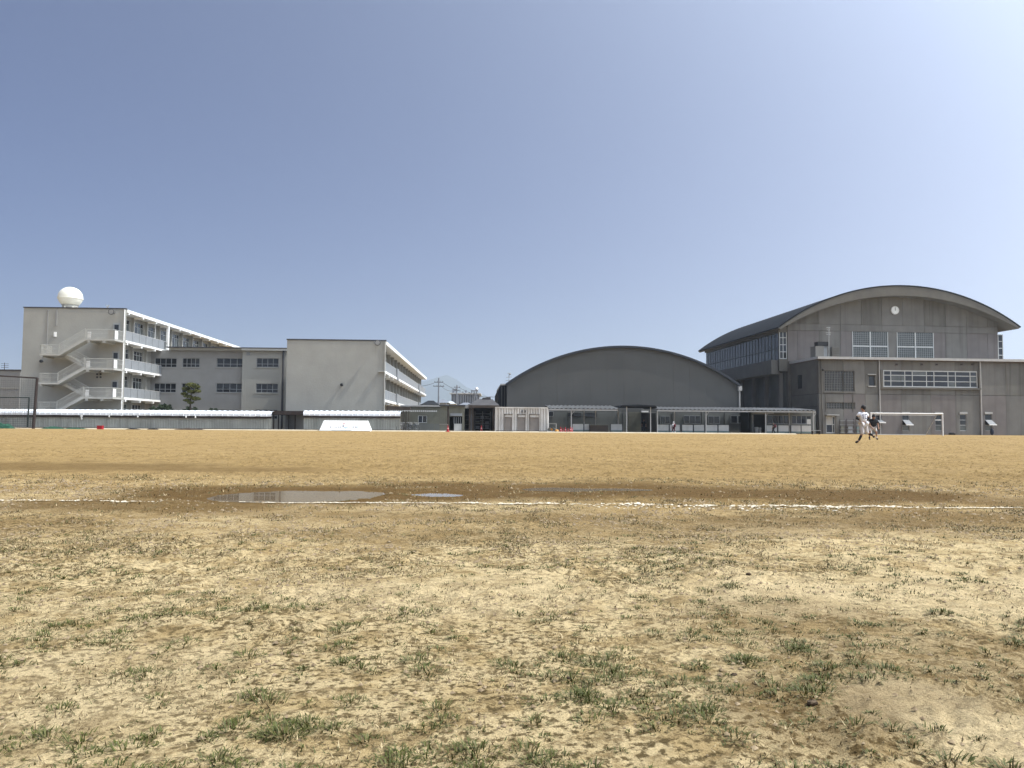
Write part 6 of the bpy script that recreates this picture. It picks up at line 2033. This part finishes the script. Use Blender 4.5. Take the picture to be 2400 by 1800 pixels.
def stroke_digits(root):
    b = MB()
    def q(x0, x1, z0, z1): b.face((x0, -.178, z0), (x1, -.178, z0), (x1, -.170, z1), (x0, -.170, z1))
    q(-.055, -.015, 1.12, 1.34); q(-.085, -.055, 1.27, 1.31)
    q(.03, .065, 1.12, 1.34); q(.125, .16, 1.12, 1.34); q(.066, .124, 1.12, 1.155); q(.066, .124, 1.305, 1.34)
    b.build('number', M['ink'], root)
stroke_digits(r1)

# second player, black shirt
Y2 = 48.0
r2 = thing('person', 'person in a loose black shirt and grey shorts bending forward behind the white uniformed runner', 'person')
r2.location = spot(2045, Y2)
P = dict(head=(.02, -.18, 1.40), neck=(.03, -.10, 1.28), chest=(.05, -.02, 1.10), waist=(.05, .04, .92), pelvis=(.04, .08, .80),
         lsh=(-.16, -.06, 1.20), lel=(-.22, -.12, .94), lwr=(-.16, -.24, .78), rsh=(.24, -.06, 1.20), rel=(.29, -.12, .94), rwr=(.26, -.24, .78),
         lhip=(-.08, .08, .76), lkn=(-.17, -.02, .42), lan=(-.16, .06, .09), lto=(-.20, -.08, .035), rhip=(.16, .08, .76), rkn=(.24, -.02, .42), ran=(.26, .06, .09), rto=(.32, -.07, .035))
figure(r2, P, (-.2, -1, -.25), .97)
Q = dict(P)
for s_ in 'lr':
    Q[s_ + 'sl'] = mixp(P, s_ + 'sh', s_ + 'el', .75); Q[s_ + 'sk'] = mixp(P, s_ + 'hip', s_ + 'kn', .8); Q[s_ + 's0'] = mixp(P, s_ + 'kn', s_ + 'an', .55)
Q['col'] = mixp(P, 'chest', 'neck', .7)
limb_mesh('shirt', {'chest': (*Q['chest'], .20), 'col': (*Q['col'], .09), 'waist': (*Q['waist'], .20), 'pelvis': (*Q['pelvis'], .21), 'lsh': (*Q['lsh'], .088), 'rsh': (*Q['rsh'], .088), 'lsl': (*Q['lsl'], .080), 'rsl': (*Q['rsl'], .080)},
          [('chest', 'col'), ('chest', 'waist'), ('waist', 'pelvis'), ('chest', 'lsh'), ('lsh', 'lsl'), ('chest', 'rsh'), ('rsh', 'rsl')], M['cloth_black'], r2)
limb_mesh('shorts', {'pelvis': (*Q['pelvis'], .16), 'lhip': (*Q['lhip'], .125), 'rhip': (*Q['rhip'], .125), 'lsk': (*Q['lsk'], .105), 'rsk': (*Q['rsk'], .105)},
          [('pelvis', 'lhip'), ('lhip', 'lsk'), ('pelvis', 'rhip'), ('rhip', 'rsk')], M['trousers'], r2)
for s_ in 'lr':
    wear(r2, 'sock', 'jersey' if s_ == 'r' else 'cloth_black', Q, [s_ + 's0', s_ + 'an'], [.055, .05])
    wear(r2, 'shoe', 'shoe', Q, [s_ + 'an', s_ + 'to'], [.058, .048])

def walker(px, Y, lab, face, top, legs, pack, cap=None, k=.76, sock=None):
    r = thing('person', lab, 'person'); r.location = spot(px, Y)
    s = k
    fx_, fy_ = face
    def g(a, c, z): return ((a * fy_ + c * fx_) * s, (-a * fx_ + c * fy_) * s, z * s)
    P = dict(head=g(0, .03, 1.58), neck=g(0, 0, 1.42), chest=g(0, -.01, 1.24), waist=g(0, 0, 1.05), pelvis=g(0, 0, .92), lsh=g(-.18, 0, 1.36), rsh=g(.18, 0, 1.36), lel=g(-.25, .06, 1.08), rel=g(.25, -.08, 1.08),
             lwr=g(-.22, .2, .88), rwr=g(.22, .06, .86), lhip=g(-.09, 0, .88), rhip=g(.09, 0, .88), lkn=g(-.1, .14, .50), rkn=g(.1, -.05, .48), lan=g(-.1, .22, .09), ran=g(.1, -.28, .12), lto=g(-.1, .36, .045), rto=g(.1, -.2, .04))
    figure(r, P, (fx_, fy_, 0), s, hair=cap is None)
    Q = dict(P)
    for q in 'lr':
        Q[q + 'sl'] = mixp(P, q + 'sh', q + 'el', .8); Q[q + 'c'] = mixp(P, q + 'kn', q + 'an', .55 if sock else .95)
    Q['col'] = mixp(P, 'chest', 'neck', .7)
    limb_mesh('shirt', {'chest': (*Q['chest'], .18 * s), 'col': (*Q['col'], .085 * s), 'waist': (*Q['waist'], .16 * s), 'pelvis': (*Q['pelvis'], .16 * s), 'lsh': (*Q['lsh'], .085 * s), 'rsh': (*Q['rsh'], .085 * s), 'lsl': (*Q['lsl'], .07 * s), 'rsl': (*Q['rsl'], .07 * s)},
              [('chest', 'col'), ('chest', 'waist'), ('waist', 'pelvis'), ('chest', 'lsh'), ('lsh', 'lsl'), ('chest', 'rsh'), ('rsh', 'rsl')], M[top], r)
    limb_mesh('trousers', {'pelvis': (*Q['pelvis'], .155 * s), 'lhip': (*Q['lhip'], .115 * s), 'rhip': (*Q['rhip'], .115 * s), 'lkn': (*Q['lkn'], .09 * s), 'rkn': (*Q['rkn'], .09 * s), 'lc': (*Q['lc'], .075 * s), 'rc': (*Q['rc'], .075 * s)},
              [('pelvis', 'lhip'), ('lhip', 'lkn'), ('lkn', 'lc'), ('pelvis', 'rhip'), ('rhip', 'rkn'), ('rkn', 'rc')], M[legs], r)
    for q in 'lr':
        if sock: wear(r, 'sock', sock, Q, [q + 'c', q + 'an'], [.062 * s, .055 * s])
        wear(r, 'shoe', sock or 'shoe', Q, [q + 'an', q + 'to'], [.06 * s, .05 * s])
    c = Vector(P['head'])
    if cap:
        MB().ball(tuple(c + Vector((0, 0, .05 * s))), .125 * s, 12, 8, (1, 1, .9)).build('cap', M[cap], r, smooth=True)
        MB().lathe(tuple(c + Vector((fx_ * .1, fy_ * .1, .04)) * s), [(.10 * s, 0), (.10 * s, .015)], 10).build('cap_peak', M[cap], r)
    b = thing('backpack', 'maroon backpack carried by the ' + pack, 'backpack')
    off = Vector(g(0, -.24, 1.14))
    b.location = r.location + off
    b.rotation_euler = (0, 0, math.atan2(fy_, fx_))
    MB().ball((0, 0, 0), .2 * s, 12, 10, (.75, .9, 1.25)).build('bag', M['maroon'], b, smooth=True)
    MB().ball((-.12 * s, 0, -.07 * s), .11 * s, 10, 8, (.6, 1, .9)).build('pocket', M['maroon'], b, smooth=True)
    for q in (-.1, .1): MB().path([(.08 * s, q * s, .2 * s), (.24 * s, q * s, .26 * s), (.36 * s, q * s, .1 * s)], .02 * s, 5).build('strap', M['maroon'], b)
walker(1579, 89.6, 'person in white cap and dark top walking along the white boards', (-.5, .85), 'jersey', 'maroon', 'person in the white cap', cap='jersey', sock='jersey')
walker(1813, 89.6, 'person in dark clothes striding under the end of the walkway', (-.97, .2), 'cloth_black', 'cloth_black', 'person in dark clothes', k=.78)
r5 = thing('person', 'dim person in dark clothes standing in the shaded gymnasium entrance', 'person')
r5.location = FA.O + FA.U * FA.u(1509, -2.2) - FA.W * 2.2
P = dict(head=(.0, -.03, 1.55), neck=(0, 0, 1.40), chest=(0, 0, 1.22), waist=(0, 0, 1.04), pelvis=(0, 0, .91), lsh=(-.18, 0, 1.34), rsh=(.18, 0, 1.34), lel=(-.25, .02, 1.07), rel=(.25, .02, 1.07), lwr=(-.24, -.08, .85), rwr=(.24, -.08, .85),
         lhip=(-.09, 0, .87), rhip=(.09, 0, .87), lkn=(-.12, -.02, .48), rkn=(.12, -.02, .48), lan=(-.14, .02, .08), ran=(.14, .02, .08), lto=(-.16, -.12, .04), rto=(.16, -.12, .04))
figure(r5, P, (0, -1, 0))
limb_mesh('shirt', {'chest': (0, 0, 1.22, .18), 'c': (0, 0, 1.34, .09), 'waist': (0, 0, 1.04, .16), 'pelvis': (0, 0, .91, .16), 'l': (-.18, 0, 1.34, .085), 'r': (.18, 0, 1.34, .085), 'la': (-.25, .02, 1.07, .065), 'ra': (.25, .02, 1.07, .065)},
          [('chest', 'c'), ('chest', 'waist'), ('waist', 'pelvis'), ('chest', 'l'), ('l', 'la'), ('chest', 'r'), ('r', 'ra')], M['cloth_black'], r5)
limb_mesh('trousers', {'p': (0, 0, .91, .155), 'lh': (-.09, 0, .87, .115), 'rh': (.09, 0, .87, .115), 'lk': (-.12, -.02, .48, .09), 'rk': (.12, -.02, .48, .09), 'la': (-.14, .02, .12, .07), 'ra': (.14, .02, .12, .07)},
          [('p', 'lh'), ('lh', 'lk'), ('lk', 'la'), ('p', 'rh'), ('rh', 'rk'), ('rk', 'ra')], M['navy'], r5)

# ------------------------------------------------------------------ the hazy air of the plain
hzm = bpy.data.materials.new('haze')
hzm.use_nodes = True
hn = hzm.node_tree
hn.nodes.remove(hn.nodes['Principled BSDF'])
pv = hn.nodes.new('ShaderNodeVolumePrincipled')
pv.inputs['Color'].default_value = (0.84, 0.925, 1.0, 1)
pv.inputs['Density'].default_value = 0.00025
pv.inputs['Anisotropy'].default_value = 0.3
hn.links.new(pv.outputs[0], hn.nodes['Material Output'].inputs['Volume'])
MB().box(-8500, 8500, -8500, 8500, -3, 345).build('haze', hzm, kind='stuff')
